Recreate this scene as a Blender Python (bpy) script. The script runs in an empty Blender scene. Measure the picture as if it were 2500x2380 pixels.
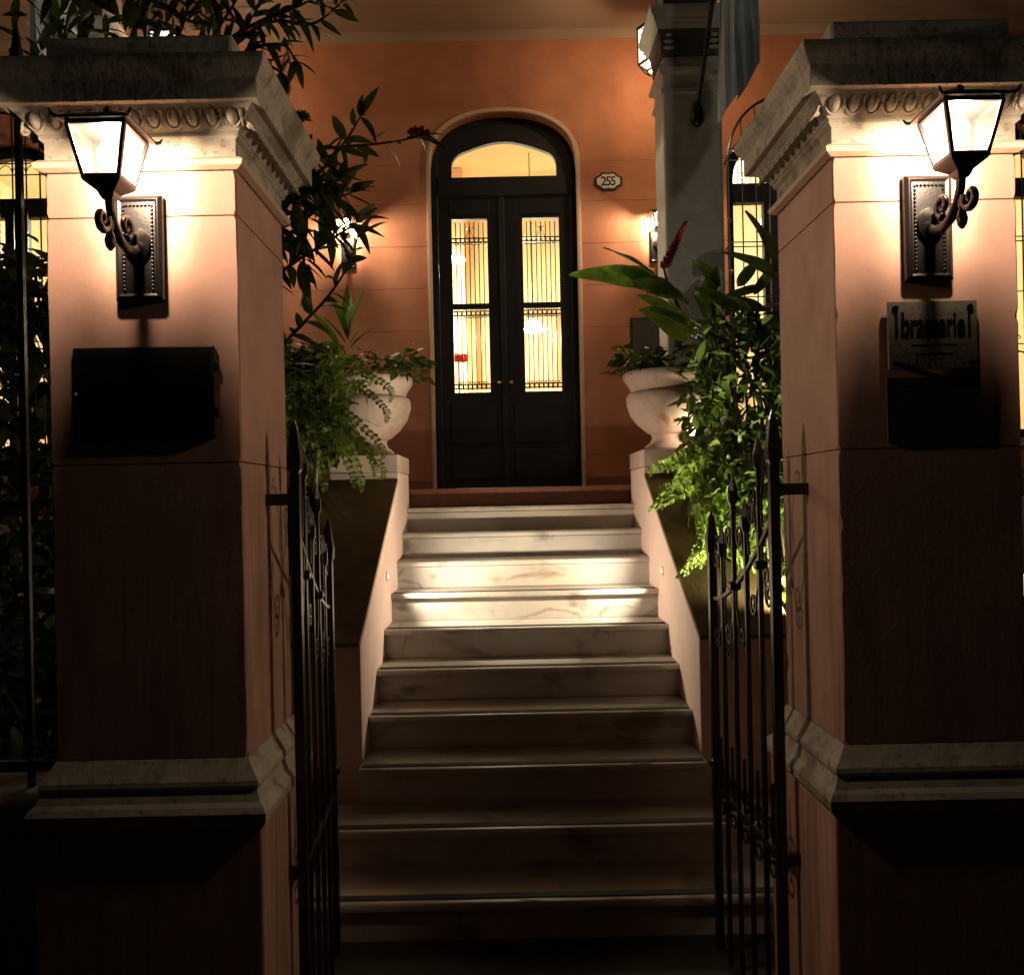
import bpy, bmesh, math, random
from mathutils import Vector, Matrix, noise as mnoise
R = math.radians
random.seed(11)
S = bpy.context.scene
COL = S.collection

# ------------------------------------------------------------------ camera
EYE, F, CX, CY, ROLL = 1.68, 2190.0, 1240.0, 1225.0, R(1.2)
cam_d = bpy.data.cameras.new('camera'); cam = bpy.data.objects.new('camera', cam_d); COL.objects.link(cam)
cam_d.sensor_width = 36.0; cam_d.lens = 36.0 * F / 2500.0
cam_d.shift_x = (1250 - CX) / 2500.0; cam_d.shift_y = (CY - 1190) / 2500.0
cam_d.clip_start = 0.05; cam_d.clip_end = 400
cam.matrix_world = Matrix.Translation((0, 0, EYE)) @ Matrix.Rotation(R(90), 4, 'X') @ Matrix.Rotation(-ROLL, 4, 'Z')
S.camera = cam
# ------------------------------------------------------------------ night sky, faint street fill
W = bpy.data.worlds.new('World'); S.world = W; W.use_nodes = True
nt = W.node_tree; nt.nodes.clear()
sky = nt.nodes.new('ShaderNodeTexSky'); sky.sky_type = 'NISHITA'; sky.sun_disc = False
sky.sun_elevation = R(20.4); sky.sun_rotation = R(166)
bg = nt.nodes.new('ShaderNodeBackground'); bg.inputs['Strength'].default_value = 0.0005
wo = nt.nodes.new('ShaderNodeOutputWorld')
nt.links.new(sky.outputs[0], bg.inputs[0]); nt.links.new(bg.outputs[0], wo.inputs[0])
sd = bpy.data.lights.new('street_fill', 'SUN'); sd.energy = 0.11; sd.angle = R(5); sd.color = (1.0, 0.93, 0.80)  # added sun lamp standing in for an unseen street lamp
sun = bpy.data.objects.new('street_fill', sd); COL.objects.link(sun)
sun.rotation_euler = Vector((-0.22, 0.90, -0.345)).to_track_quat('-Z', 'Y').to_euler()
sun.location = (6, -10, 8)
# ------------------------------------------------------------------ exposure
S.view_settings.view_transform = 'Standard'; S.view_settings.look = 'None'
S.view_settings.exposure = 0.0; S.view_settings.gamma = 1.0
S.view_settings.use_curve_mapping = False
S.cycles.use_denoising = True
S.cycles.max_bounces = 7; S.cycles.transparent_max_bounces = 16
S.cycles.caustics_reflective = False; S.cycles.caustics_refractive = False
S.cycles.sample_clamp_indirect = 4.0

LANTERN_W, SCONCE_W, STEP_W, HANG_W, ROOM_W, SPOT_W = 37.0, 48.0, 88.0, 44.0, 270.0, 4.0
LANTERN_C, SCONCE_C, STEP_C, ROOM_C = (1.0, 0.73, 0.54), (1.0, 0.79, 0.58), (1.0, 0.80, 0.58), (1.0, 0.90, 0.66)

def P(px, py, d):
    """a point of the place d metres in front of the camera, from where it is seen in the photograph"""
    u, v = px - CX, CY - py
    c, s = math.cos(ROLL), math.sin(ROLL)
    return Vector(((u * c + v * s) * d / F, d, EYE + (v * c - u * s) * d / F))

# ------------------------------------------------------------------ materials
MATS = {}
def mat(name, rgb, rough=0.7, metal=0.0, var=0.12, scale=6.0, bump=0.0, bscale=40.0, emit=None, es=0.0, spec=0.4, extra=None):
    m = bpy.data.materials.new(name); m.use_nodes = True
    n, l = m.node_tree.nodes, m.node_tree.links
    b = n['Principled BSDF']
    b.inputs['Roughness'].default_value = rough; b.inputs['Metallic'].default_value = metal
    b.inputs['Specular IOR Level'].default_value = spec
    tc = n.new('ShaderNodeTexCoord')
    nz = n.new('ShaderNodeTexNoise'); nz.inputs['Scale'].default_value = scale; nz.inputs['Detail'].default_value = 8
    nz.inputs['Roughness'].default_value = 0.6
    l.new(tc.outputs['Object'], nz.inputs['Vector'])
    rp = n.new('ShaderNodeValToRGB')
    lo = [max(0, c * (1 - var)) for c in rgb]; hi = [min(1, c * (1 + var)) for c in rgb]
    rp.color_ramp.elements[0].position = 0.3; rp.color_ramp.elements[1].position = 0.7
    rp.color_ramp.elements[0].color = (*lo, 1); rp.color_ramp.elements[1].color = (*hi, 1)
    l.new(nz.outputs['Fac'], rp.inputs['Fac'])
    col = rp.outputs['Color']
    if extra: col = extra(n, l, tc, col)
    l.new(col, b.inputs['Base Color'])
    if bump:
        n2 = n.new('ShaderNodeTexNoise'); n2.inputs['Scale'].default_value = bscale; n2.inputs['Detail'].default_value = 6
        l.new(tc.outputs['Object'], n2.inputs['Vector'])
        bp = n.new('ShaderNodeBump'); bp.inputs['Strength'].default_value = bump; bp.inputs['Distance'].default_value = 0.01
        l.new(n2.outputs['Fac'], bp.inputs['Height']); l.new(bp.outputs[0], b.inputs['Normal'])
    if emit:
        b.inputs['Emission Color'].default_value = (*emit, 1); b.inputs['Emission Strength'].default_value = es
    MATS[name] = m
    return m
def blend(n, l, fac, a, b_rgb):
    mx = n.new('ShaderNodeMix'); mx.data_type = 'RGBA'
    l.new(fac, mx.inputs['Factor']); l.new(a, mx.inputs[6]); mx.inputs[7].default_value = (*b_rgb, 1)
    return mx.outputs[2]
def ramp(n, l, src, a, b, va=0.0, vb=1.0):
    mr = n.new('ShaderNodeMapRange'); mr.inputs[1].default_value = a; mr.inputs[2].default_value = b
    mr.inputs[3].default_value = va; mr.inputs[4].default_value = vb; l.new(src, mr.inputs[0]); return mr.outputs[0]
def mul(n, l, a, b):
    m_ = n.new('ShaderNodeMath'); m_.operation = 'MULTIPLY'; l.new(a, m_.inputs[0])
    if isinstance(b, float): m_.inputs[1].default_value = b
    else: l.new(b, m_.inputs[1])
    return m_.outputs[0]
def noise_at(n, l, tc, sc, vec=(1, 1, 1), detail=6, dist=0.0):
    mp = n.new('ShaderNodeMapping'); mp.inputs['Scale'].default_value = vec; l.new(tc.outputs['Object'], mp.inputs[0])
    nz = n.new('ShaderNodeTexNoise'); nz.inputs['Scale'].default_value = sc; nz.inputs['Detail'].default_value = detail
    nz.inputs['Distortion'].default_value = dist
    l.new(mp.outputs[0], nz.inputs['Vector']); return nz.outputs['Fac']
def streaks(n, l, tc, col):        # rain and rust runs that start below the hinge irons, grime at the foot
    sx = n.new('ShaderNodeSeparateXYZ'); l.new(tc.outputs['Object'], sx.inputs[0])
    low = ramp(n, l, sx.outputs['Z'], 2.0, 1.45)
    f = ramp(n, l, noise_at(n, l, tc, 1.0, (16, 16, 1.1), 8, 1.2), 0.42, 0.72)
    col = blend(n, l, mul(n, l, mul(n, l, f, low), 0.65), col, (0.22, 0.115, 0.05))
    pt_ = ramp(n, l, noise_at(n, l, tc, 2.4, (1, 1, 1.3), 9, 0.8), 0.48, 0.66, 0.0, 0.55)
    col = blend(n, l, pt_, col, (0.42, 0.245, 0.165))
    f2 = ramp(n, l, noise_at(n, l, tc, 1.0, (24, 24, 2.2), 8, 1.4), 0.50, 0.75)
    col = blend(n, l, mul(n, l, mul(n, l, f2, low), 0.5), col, (0.50, 0.42, 0.36))
    return col
def veins(n, l, tc, col):          # cloudy grey marble, a few fine veins and old rusty stains
    g = ramp(n, l, noise_at(n, l, tc, 1.7, (1, 1, 1.5), 10, 0.9), 0.50, 0.74, 0.0, 0.85)
    col = blend(n, l, g, col, (0.36, 0.35, 0.32))
    f = noise_at(n, l, tc, 1.1, (1, 1, 1.4), 12, 0.7)
    v = n.new('ShaderNodeMath'); v.operation = 'SUBTRACT'; l.new(f, v.inputs[0]); v.inputs[1].default_value = 0.52
    a = n.new('ShaderNodeMath'); a.operation = 'ABSOLUTE'; l.new(v.outputs[0], a.inputs[0])
    fv = ramp(n, l, a.outputs[0], 0.0, 0.014, 0.7, 0.0)
    msk = ramp(n, l, noise_at(n, l, tc, 2.3, (1, 1, 1), 3, 0.0), 0.50, 0.62)
    col = blend(n, l, mul(n, l, fv, msk), col, (0.17, 0.16, 0.14))
    d = ramp(n, l, noise_at(n, l, tc, 2.2, (1.3, 1, 2.5), 9, 0.5), 0.57, 0.68, 0.0, 0.8)
    col = blend(n, l, d, col, (0.14, 0.13, 0.10))
    r_ = ramp(n, l, noise_at(n, l, tc, 1.4, (1, 1, 1.0), 6, 0.4), 0.56, 0.75, 0.0, 0.5)
    return blend(n, l, r_, col, (0.40, 0.28, 0.15))
def lichen(n, l, tc, col):
    f = ramp(n, l, noise_at(n, l, tc, 4.5, (1, 1, 1), 9, 0.9), 0.52, 0.68, 0.0, 0.75)
    col = blend(n, l, f, col, (0.21, 0.195, 0.13))
    g = ramp(n, l, noise_at(n, l, tc, 15.0, (1, 1, 1), 8, 0.4), 0.56, 0.72, 0.0, 0.6)
    col = blend(n, l, g, col, (0.13, 0.12, 0.085))
    h = ramp(n, l, noise_at(n, l, tc, 60.0, (1, 1, 1), 4, 0.0), 0.58, 0.72, 0.0, 0.6)
    return blend(n, l, h, col, (0.075, 0.07, 0.05))
def grime(n, l, tc, col):
    f = ramp(n, l, noise_at(n, l, tc, 5.0, (1, 1, 0.45), 9, 0.7), 0.50, 0.72, 0.0, 0.6)
    col = blend(n, l, f, col, (0.30, 0.215, 0.155))
    g = ramp(n, l, noise_at(n, l, tc, 30.0, (1, 1, 1), 5, 0.2), 0.62, 0.72, 0.0, 0.5)
    return blend(n, l, g, col, (0.20, 0.16, 0.11))
def wallwear(n, l, tc, col):
    f = ramp(n, l, noise_at(n, l, tc, 1.3, (1, 1, 1), 8, 0.6), 0.42, 0.68, 0.0, 0.75)
    col = blend(n, l, f, col, (0.37, 0.150, 0.080))
    return col

mat('pillar_stucco', (0.54, 0.332, 0.258), 0.85, var=0.13, scale=5, bump=0.05, bscale=90, spec=0.2, extra=streaks)
mat('house_stucco', (0.50, 0.222, 0.125), 0.85, var=0.12, scale=4, bump=0.08, bscale=70, spec=0.2, extra=wallwear)
mat('wall_plaster', (0.74, 0.58, 0.51), 0.85, var=0.05, scale=5, bump=0.08, bscale=40, spec=0.2)
mat('old_stone', (0.50, 0.46, 0.38), 0.9, var=0.18, scale=14, bump=0.22, bscale=45, spec=0.15, extra=lichen)
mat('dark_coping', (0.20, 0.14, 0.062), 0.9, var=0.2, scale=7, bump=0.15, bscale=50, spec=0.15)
mat('marble', (0.50, 0.48, 0.435), 0.38, var=0.06, scale=5, bump=0.08, bscale=30, spec=0.4, extra=veins)
mat('antislip', (0.05, 0.055, 0.05), 0.8, var=0.3, scale=90, bump=0.4, bscale=300)
mat('terracotta', (0.20, 0.08, 0.045), 0.6, var=0.18, scale=12, bump=0.2)
mat('iron', (0.007, 0.007, 0.0065), 0.30, metal=0.0, var=0.3, scale=30, bump=0.15, bscale=120, spec=0.6)
mat('bronze_iron', (0.0035, 0.0028, 0.0022), 0.36, metal=0.0, var=0.3, scale=40, bump=0.06, bscale=150, spec=0.6)
mat('door_wood', (0.008, 0.0065, 0.005), 0.6, var=0.35, scale=8, bump=0.25, bscale=60)
mat('trim_paint', (0.58, 0.42, 0.30), 0.7, var=0.06, scale=20, bump=0.2)
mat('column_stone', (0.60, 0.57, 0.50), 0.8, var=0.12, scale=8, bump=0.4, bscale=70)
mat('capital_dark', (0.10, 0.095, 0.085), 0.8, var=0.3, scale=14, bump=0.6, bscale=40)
mat('ceiling_paint', (0.34, 0.26, 0.19), 0.85, var=0.05, scale=3, bump=0.2)
mat('urn_plaster', (0.60, 0.45, 0.39), 0.75, var=0.08, scale=8, bump=0.15, bscale=50, extra=grime)
mat('soil', (0.05, 0.035, 0.022), 0.95, var=0.4, scale=30, bump=1.0, bscale=60)
mat('pavement', (0.05, 0.047, 0.042), 0.9, var=0.2, scale=12, bump=0.4, bscale=80)
mat('asphalt', (0.05, 0.05, 0.05), 0.9, var=0.3, scale=60, bump=0.5, bscale=200)
mat('cream_room', (0.82, 0.71, 0.47), 0.8, var=0.05, scale=2)
mat('peach_room', (0.74, 0.54, 0.34), 0.8, var=0.05, scale=2)
mat('room_floor', (0.42, 0.27, 0.13), 0.6, var=0.15, scale=6)
mat('white_enamel', (0.78, 0.76, 0.70), 0.35, var=0.03)
mat('black_paint', (0.012, 0.011, 0.010), 0.45, var=0.2)
mat('plaque_plate', (0.21, 0.20, 0.15), 0.75, metal=0.0, var=0.18, scale=20, bump=0.2, bscale=90)
mat('plaque_dark', (0.065, 0.062, 0.055), 0.8, var=0.2, scale=25)
mat('gold', (0.62, 0.40, 0.06), 0.35, metal=0.7, var=0.1)
mat('flag_cloth', (0.60, 0.66, 0.66), 0.9, var=0.12, scale=7, bump=0.2, bscale=200)
mat('bark', (0.075, 0.055, 0.035), 0.9, var=0.3, scale=30, bump=0.6, bscale=90)
mat('stem_green', (0.10, 0.13, 0.035), 0.6, var=0.25, scale=20)
mat('red_petal', (0.30, 0.022, 0.022), 0.55, var=0.4, scale=60)
mat('red_bloom', (0.65, 0.02, 0.02), 0.6, var=0.2)
mat('socket', (0.55, 0.50, 0.40), 0.5, emit=(1.0, 0.80, 0.52), es=0.55)
mat('lens_glow', (0.9, 0.85, 0.7), 0.3, emit=(1.0, 0.84, 0.60), es=3.0)
mat('globe_glow', (0.9, 0.7, 0.6), 0.3, emit=(1.0, 0.52, 0.36), es=1.1)
mat('shade_glow', (0.9, 0.88, 0.8), 0.5, emit=(1.0, 0.93, 0.76), es=2.2)

def leaf_mat(name, rgb, rough=0.48, trans=0.35):
    m = mat(name, rgb, rough, var=0.45, scale=9, spec=0.5)
    n, l = m.node_tree.nodes, m.node_tree.links
    b = n['Principled BSDF']; out = n['Material Output']
    src = b.inputs['Base Color'].links[0].from_socket
    oi = n.new('ShaderNodeObjectInfo')
    hs = n.new('ShaderNodeHueSaturation')
    l.new(ramp(n, l, oi.outputs['Random'], 0, 1, 0.7, 1.35), hs.inputs['Value'])
    l.new(ramp(n, l, oi.outputs['Random'], 0, 1, 0.485, 0.515), hs.inputs['Hue'])
    l.new(src, hs.inputs['Color']); l.new(hs.outputs[0], b.inputs['Base Color'])
    t = n.new('ShaderNodeBsdfTranslucent'); l.new(hs.outputs[0], t.inputs['Color'])
    mx = n.new('ShaderNodeMixShader'); mx.inputs[0].default_value = trans
    l.new(b.outputs[0], mx.inputs[1]); l.new(t.outputs[0], mx.inputs[2]); l.new(mx.outputs[0], out.inputs['Surface'])
    return m
leaf_mat('leaf_dark', (0.075, 0.105, 0.018))
leaf_mat('leaf_mid', (0.095, 0.155, 0.020))
leaf_mat('leaf_broad', (0.13, 0.20, 0.025), 0.42)
leaf_mat('leaf_fern', (0.16, 0.23, 0.030), 0.5)

def glass_mat(name, tint, emit=None, es=0.0, gloss=0.08):
    m = bpy.data.materials.new(name); m.use_nodes = True
    n, l = m.node_tree.nodes, m.node_tree.links; n.clear()
    o = n.new('ShaderNodeOutputMaterial'); t = n.new('ShaderNodeBsdfTransparent'); t.inputs[0].default_value = (*tint, 1)
    g = n.new('ShaderNodeBsdfGlossy'); g.inputs['Roughness'].default_value = 0.05
    mx = n.new('ShaderNodeMixShader'); mx.inputs[0].default_value = gloss
    l.new(t.outputs[0], mx.inputs[1]); l.new(g.outputs[0], mx.inputs[2]); res = mx.outputs[0]
    if emit:
        e = n.new('ShaderNodeEmission'); e.inputs[0].default_value = (*emit, 1); e.inputs[1].default_value = es
        ad = n.new('ShaderNodeAddShader'); l.new(res, ad.inputs[0]); l.new(e.outputs[0], ad.inputs[1]); res = ad.outputs[0]
    l.new(res, o.inputs['Surface']); MATS[name] = m
glass_mat('window_glass', (0.94, 0.95, 0.92))
glass_mat('bulb_glow', (0.97, 0.96, 0.94), (1.0, 0.86, 0.62), 5.0, 0.03)
glass_mat('lantern_glass', (0.92, 0.90, 0.86), (1.0, 0.84, 0.60), 0.5)
glass_mat('hanging_glass', (0.8, 0.78, 0.74), (1.0, 0.90, 0.74), 1.6)

# ------------------------------------------------------------------ scene-graph helpers
def tag(o, label=None, cat=None, group=None, kind=None):
    if label: o['label'] = label
    if cat: o['category'] = cat
    if group: o['group'] = group
    if kind: o['kind'] = kind
    return o
def thing(name, loc, label, cat, group=None):
    o = bpy.data.objects.new(name, None); COL.objects.link(o); o.location = loc; o.empty_display_size = 0.1
    return tag(o, label, cat, group)
def org(o):
    v = Vector((0, 0, 0))
    while o is not None: v += Vector(o.location); o = o.parent
    return v
def kids(o): return [c for c in bpy.data.objects if c.parent == o]
def copy_tree(o, parent=None):
    c = o.copy(); COL.objects.link(c); c.parent = parent
    for ch in KIDS(o): copy_tree(ch, c)
    return c
def KIDS(o): return list(o.children)

class MB:
    def __init__(s): s.v, s.f = [], []
    def add(s, vs, fs):
        o = len(s.v); s.v += [Vector(p) for p in vs]; s.f += [tuple(i + o for i in f) for f in fs]; return s
    def box(s, x0, x1, y0, y1, z0, z1):
        vs = [(x, y, z) for z in (z0, z1) for y in (y0, y1) for x in (x0, x1)]
        return s.add(vs, [(0, 2, 3, 1), (4, 5, 7, 6), (0, 1, 5, 4), (2, 6, 7, 3), (0, 4, 6, 2), (1, 3, 7, 5)])
    def prism(s, poly, y0, y1, axis='y'):     # poly in (x,z) -> extruded along y ; axis 'x': poly in (y,z) -> along x
        k = len(poly)
        def pt(a, b, t): return (a, t, b) if axis == 'y' else ((t, a, b) if axis == 'x' else (a, b, t))
        vs = [pt(a, b, y0) for a, b in poly] + [pt(a, b, y1) for a, b in poly]
        fs = [tuple(range(k)), tuple(range(2 * k - 1, k - 1, -1))] + [(i, k + i, k + (i + 1) % k, (i + 1) % k) for i in range(k)]
        return s.add(vs, fs)
    def loft(s, rings, close=True, cap=True):
        k = len(rings[0]); vs = [p for r in rings for p in r]; fs = []
        for j in range(len(rings) - 1):
            for i in range(k if close else k - 1):
                a, b = j * k + i, j * k + (i + 1) % k; fs.append((a, b, b + k, a + k))
        if cap and close: fs += [tuple(range(k - 1, -1, -1)), tuple((len(rings) - 1) * k + i for i in range(k))]
        return s.add(vs, fs)
    def sq(s, cx, cy, hx, hy, prof):           # square profile loft: prof = [(offset, z), ...]
        return s.loft([[(cx - hx - o, cy - hy - o, z), (cx + hx + o, cy - hy - o, z), (cx + hx + o, cy + hy + o, z), (cx - hx - o, cy + hy + o, z)] for o, z in prof])
    def lathe(s, c, prof, k=24):
        c = Vector(c)
        return s.loft([[c + Vector((r * math.cos(2 * math.pi * i / k), r * math.sin(2 * math.pi * i / k), z)) for i in range(k)] for r, z in prof])
    def tube(s, pts, r, k=6, twist=0.0):
        pts = [Vector(p) for p in pts]; rings = []; up = Vector((0, 0, 1)); last = None
        for i, p in enumerate(pts):
            t = (pts[min(i + 1, len(pts) - 1)] - pts[max(i - 1, 0)])
            if t.length < 1e-9: t = Vector((0, 0, 1))
            t.normalize()
            if last is None:
                a = t.cross(up) if abs(t.z) < 0.95 else t.cross(Vector((0, 1, 0)))
            else: a = last - t * last.dot(t)
            a.normalize(); last = a; b = t.cross(a)
            rr = r[i] if isinstance(r, (list, tuple)) else r
            rings.append([p + (a * math.cos(2 * math.pi * (j + 0.5) / k + twist) + b * math.sin(2 * math.pi * (j + 0.5) / k + twist)) * rr for j in range(k)])
        return s.loft(rings)
    def ball(s, c, rx, ry, rz, k=10, m=6):
        c = Vector(c); rings = []
        for j in range(m + 1):
            t = math.pi * (0.04 + 0.92 * j / m)
            rings.append([c + Vector((rx * math.sin(t) * math.cos(2 * math.pi * i / k), ry * math.sin(t) * math.sin(2 * math.pi * i / k), -rz * math.cos(t))) for i in range(k)])
        return s.loft(rings)
    def mesh(s, name, m, o=Vector((0, 0, 0)), bevel=0.0, smooth=False, fix=True):
        me = bpy.data.meshes.new(name); me.from_pydata([tuple(p - o) for p in s.v], [], s.f)
        if fix or bevel:
            bm = bmesh.new(); bm.from_mesh(me); bmesh.ops.recalc_face_normals(bm, faces=bm.faces)
            if bevel:
                es = [e for e in bm.edges if len(e.link_faces) == 2 and e.calc_face_angle(0) > 0.5]
                bmesh.ops.bevel(bm, geom=es, offset=bevel, segments=2, affect='EDGES', profile=0.5, clamp_overlap=True)
            bm.to_mesh(me); bm.free()
        if smooth:
            me.polygons.foreach_set('use_smooth', [True] * len(me.polygons))
            try: me.set_sharp_from_angle(angle=R(50))
            except Exception: pass
        me.materials.append(MATS[m]); me.update(); return me
    def build(s, name, m, parent=None, bevel=0.0, smooth=False, fix=True):
        o = bpy.data.objects.new(name, s.mesh(name, m, org(parent) if parent else Vector((0, 0, 0)), bevel, smooth, fix))
        COL.objects.link(o); o.parent = parent; return o
def place(name, me, parent, mtx):             # shared mesh data, world matrix
    o = bpy.data.objects.new(name, me); COL.objects.link(o); o.parent = parent
    o.matrix_basis = Matrix.Translation(-org(parent)) @ mtx if parent else mtx
    return o
def box(name, m, parent, x0, x1, y0, y1, z0, z1, bevel=0.0):
    return MB().box(x0, x1, y0, y1, z0, z1).build(name, m, parent, bevel)
def light(name, kind, loc, w, c, parent, radius=0.02):
    d = bpy.data.lights.new(name, kind); d.energy = w; d.color = c
    if kind == 'POINT': d.shadow_soft_size = radius
    o = bpy.data.objects.new(name, d); COL.objects.link(o); o.parent = parent
    o.location = Vector(loc) - (org(parent) if parent else Vector((0, 0, 0))); return o
def spiral(c, r0, r1, a0, turns, ax, az, n=16):
    c = Vector(c); out = []
    for i in range(n + 1):
        t = i / n; a = a0 + turns * 2 * math.pi * t; r = r0 + (r1 - r0) * t
        out.append(c + Vector(ax) * (r * math.cos(a)) + Vector(az) * (r * math.sin(a)))
    return out
def arch(cx, hw, z0, rise, n=20, p=2.3):      # upper outline of a basket arch from left to right
    return [(cx - hw * math.copysign(abs(math.cos(math.pi * i / n)) ** (2 / p), math.cos(math.pi * i / n)), z0 + rise * abs(math.sin(math.pi * i / n)) ** (2 / p)) for i in range(n + 1)]
def text_mesh(txt, size, m, depth=0.001, sx=1.0, sz=1.0, space=1.0, bold=0.0):
    cu = bpy.data.curves.new('lettering', 'FONT'); cu.body = txt; cu.size = size; cu.extrude = depth
    cu.align_x = 'CENTER'; cu.align_y = 'CENTER'; cu.space_character = space; cu.resolution_u = 3; cu.offset = bold
    o = bpy.data.objects.new('lettering', cu); COL.objects.link(o)
    dg = bpy.context.evaluated_depsgraph_get(); me = bpy.data.meshes.new_from_object(o.evaluated_get(dg))
    bpy.data.objects.remove(o); bpy.data.curves.remove(cu)
    me.transform(Matrix.Rotation(R(90), 4, 'X') @ Matrix.Diagonal((sx, sz, 1, 1)))
    me.materials.clear(); me.materials.append(MATS[m]); return me

# ------------------------------------------------------------------ ground
XL, XR = -0.70, 0.875                       # inner faces of gate pillars and stair walls
PL0, PL1, PR0, PR1 = -1.205, XL, XR, 1.36   # pillar extents
PD0, PD1 = 2.37, 2.85
g = MB().box(-150, 150, -60, 150, -0.6, -0.12).build('ground', 'asphalt'); tag(g, kind='structure')
pv = MB().box(-40, 40, -1.6, 3.6, -0.3, 0.0).build('pavement', 'pavement'); tag(pv, kind='structure')
gs = MB()
N = 40
for side in (-1, 1):
    xs = [(-9.0 + (7.8) * i / N) if side < 0 else (1.36 + 7.64 * i / N) for i in range(N + 1)]
    ys = [2.80 + 3.55 * j / 20 for j in range(21)]
    vs = [(x, y, 0.32 + 0.05 * mnoise.noise(Vector((x * 3, y * 3, 0)))) for y in ys for x in xs]
    gs.add(vs, [(j * (N + 1) + i, j * (N + 1) + i + 1, (j + 1) * (N + 1) + i + 1, (j + 1) * (N + 1) + i) for j in range(20) for i in range(N)])
tag(gs.build('garden_ground', 'soil'), kind='structure')

# added unseen house behind the viewer, shaped to shade the pavement and the gate
oh = thing('shade_house', (0, -9.5, 0), 'added unseen dark house across the street that shades the gate', 'house')
MB().box(-30, 30, -16, -9.5, -0.13, 7.3).build('wall', 'pavement', oh)
MB().box(-30.3, 30.3, -16.3, -9.2, 7.301, 7.5).build('cornice', 'pavement', oh)
for k in range(-6, 7):
    for z_ in (0.9, 4.2):
        f_ = MB().box(k * 2.4 - 0.55, k * 2.4 + 0.55, -9.499, -9.44, z_, z_ + 2.0).build('window', 'door_wood', oh)
        for sx in (-1, 1): MB().box(k * 2.4 + sx * 0.27 - 0.24, k * 2.4 + sx * 0.27 + 0.24, -9.439, -9.42, z_ + 0.06, z_ + 1.94).build('shutter', 'door_wood', f_)

# ------------------------------------------------------------------ stairs
T_, RI, D1, Z1 = 0.309, 0.166, 6.21, 1.65
st = thing('staircase', (0.0875, 3.3, 0), 'flight of veined white marble steps with dark anti-slip strips rising to the door', 'staircase')
for i in range(1, 11):
    d, z = D1 - T_ * (i - 1), Z1 - RI * (i - 1)
    x0, x1 = (XL + 0.001, XR - 0.001) if i <= 8 else (-1.04, 1.24)
    back = d + T_ if i > 1 else 6.52
    jx = (random.random() - 0.5) * 0.004
    yb_ = back + 0.0235 if i > 1 else back - 0.021; rings = []; nx = 48
    for k in range(nx + 1):
        x = x0 + (x1 - x0) * k / nx
        w = mnoise.noise(Vector((x * 2.2, i * 7.3, 0))) * 0.0025 + mnoise.noise(Vector((x * 14, i * 3.1, 5))) * 0.0016
        ch = max(0.0, mnoise.noise(Vector((x * 9, i * 5.7, 9))) - 0.32) * 0.022
        zt_ = z + jx + min(0.0, mnoise.noise(Vector((x * 1.6, i * 2.3, 3)))) * 0.003
        rings.append([(x, yb_, z - 0.032), (x, yb_, zt_), (x, d + 0.010, zt_), (x, d - 0.003 + w + ch, zt_ - 0.0015 - ch * 0.4), (x, d - 0.009 + w + ch, zt_ - 0.006 - ch * 0.6), (x, d - 0.011 + w, zt_ - 0.014 - ch), (x, d - 0.010 + w, z - 0.027), (x, d - 0.004, z - 0.032)])
    tr = MB().loft(rings).build('tread', 'marble', st)
    zb = max(-0.003, z - RI)
    MB().box(x0, x1, d + 0.024, d + 0.05, zb + 0.0015, z - 0.036).build('riser', 'marble', st)
    if i >= 4:
        MB().box(x0 + 0.01, x1 - 0.01, d + 0.022, d + 0.062, z + jx - 0.001, z + jx + 0.004).build('anti_slip_strip', 'antislip', tr)
MB().prism([(3.56, -0.02), (3.57, 0.0), (6.5, 1.54), (6.5, -0.02)], XL + 0.003, XR - 0.003, 'x').build('core', 'dark_coping', st)

# stair walls: thick parapets with a sloping dark coping and a pedestal block
def stair_wall(xi, xo, label):
    lo, hi = min(xi, xo), max(xi, xo)
    t = thing('stair_wall', ((lo + hi) / 2, 5.2, 0), label, 'wall', 'walls beside the steps')
    prof = [(4.17, 0.0), (4.17, 1.02), (5.75, 1.825), (5.75, 1.885), (6.36, 1.885), (6.36, 0.0)]
    MB().prism(prof, lo, hi, 'x').build('wall_body', 'wall_plaster', t, bevel=0.006)
    a, b = Vector((0, 4.168, 1.023)), Vector((0, 5.749, 1.828))
    e = 0.004
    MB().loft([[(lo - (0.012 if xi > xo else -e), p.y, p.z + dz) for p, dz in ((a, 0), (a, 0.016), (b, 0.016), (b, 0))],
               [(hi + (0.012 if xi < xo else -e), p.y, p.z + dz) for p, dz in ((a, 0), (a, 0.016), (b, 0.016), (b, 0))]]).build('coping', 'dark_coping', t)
    MB().box(lo - 0.004, hi + 0.004, 5.738, 6.37, 1.8875, 2.0).build('pedestal_cap', 'urn_plaster', t, bevel=0.008)
    # outer lower cheek wall that runs on to the gate pillar
    return t
stair_wall(XL, XL - 0.44, 'pink plaster stair parapet carrying the urn partly hidden by ferns, towards the dark menu case')
stair_wall(XR, XR + 0.44, 'pink plaster stair parapet with trailing fern over its sloping top, towards the brasserie plaque')
for x0, x1, nm in ((-1.16, -1.05, 'low pink cheek wall between the dark-cased pillar and the steps'), (1.25, 1.36, 'low pink cheek wall between the plaque pillar and the steps')):
    w = MB().box(x0, x1, 2.856, 4.164, 0.0, 0.86).build('cheek_wall', 'wall_plaster', None, bevel=0.006); tag(w, nm, 'wall')

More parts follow.
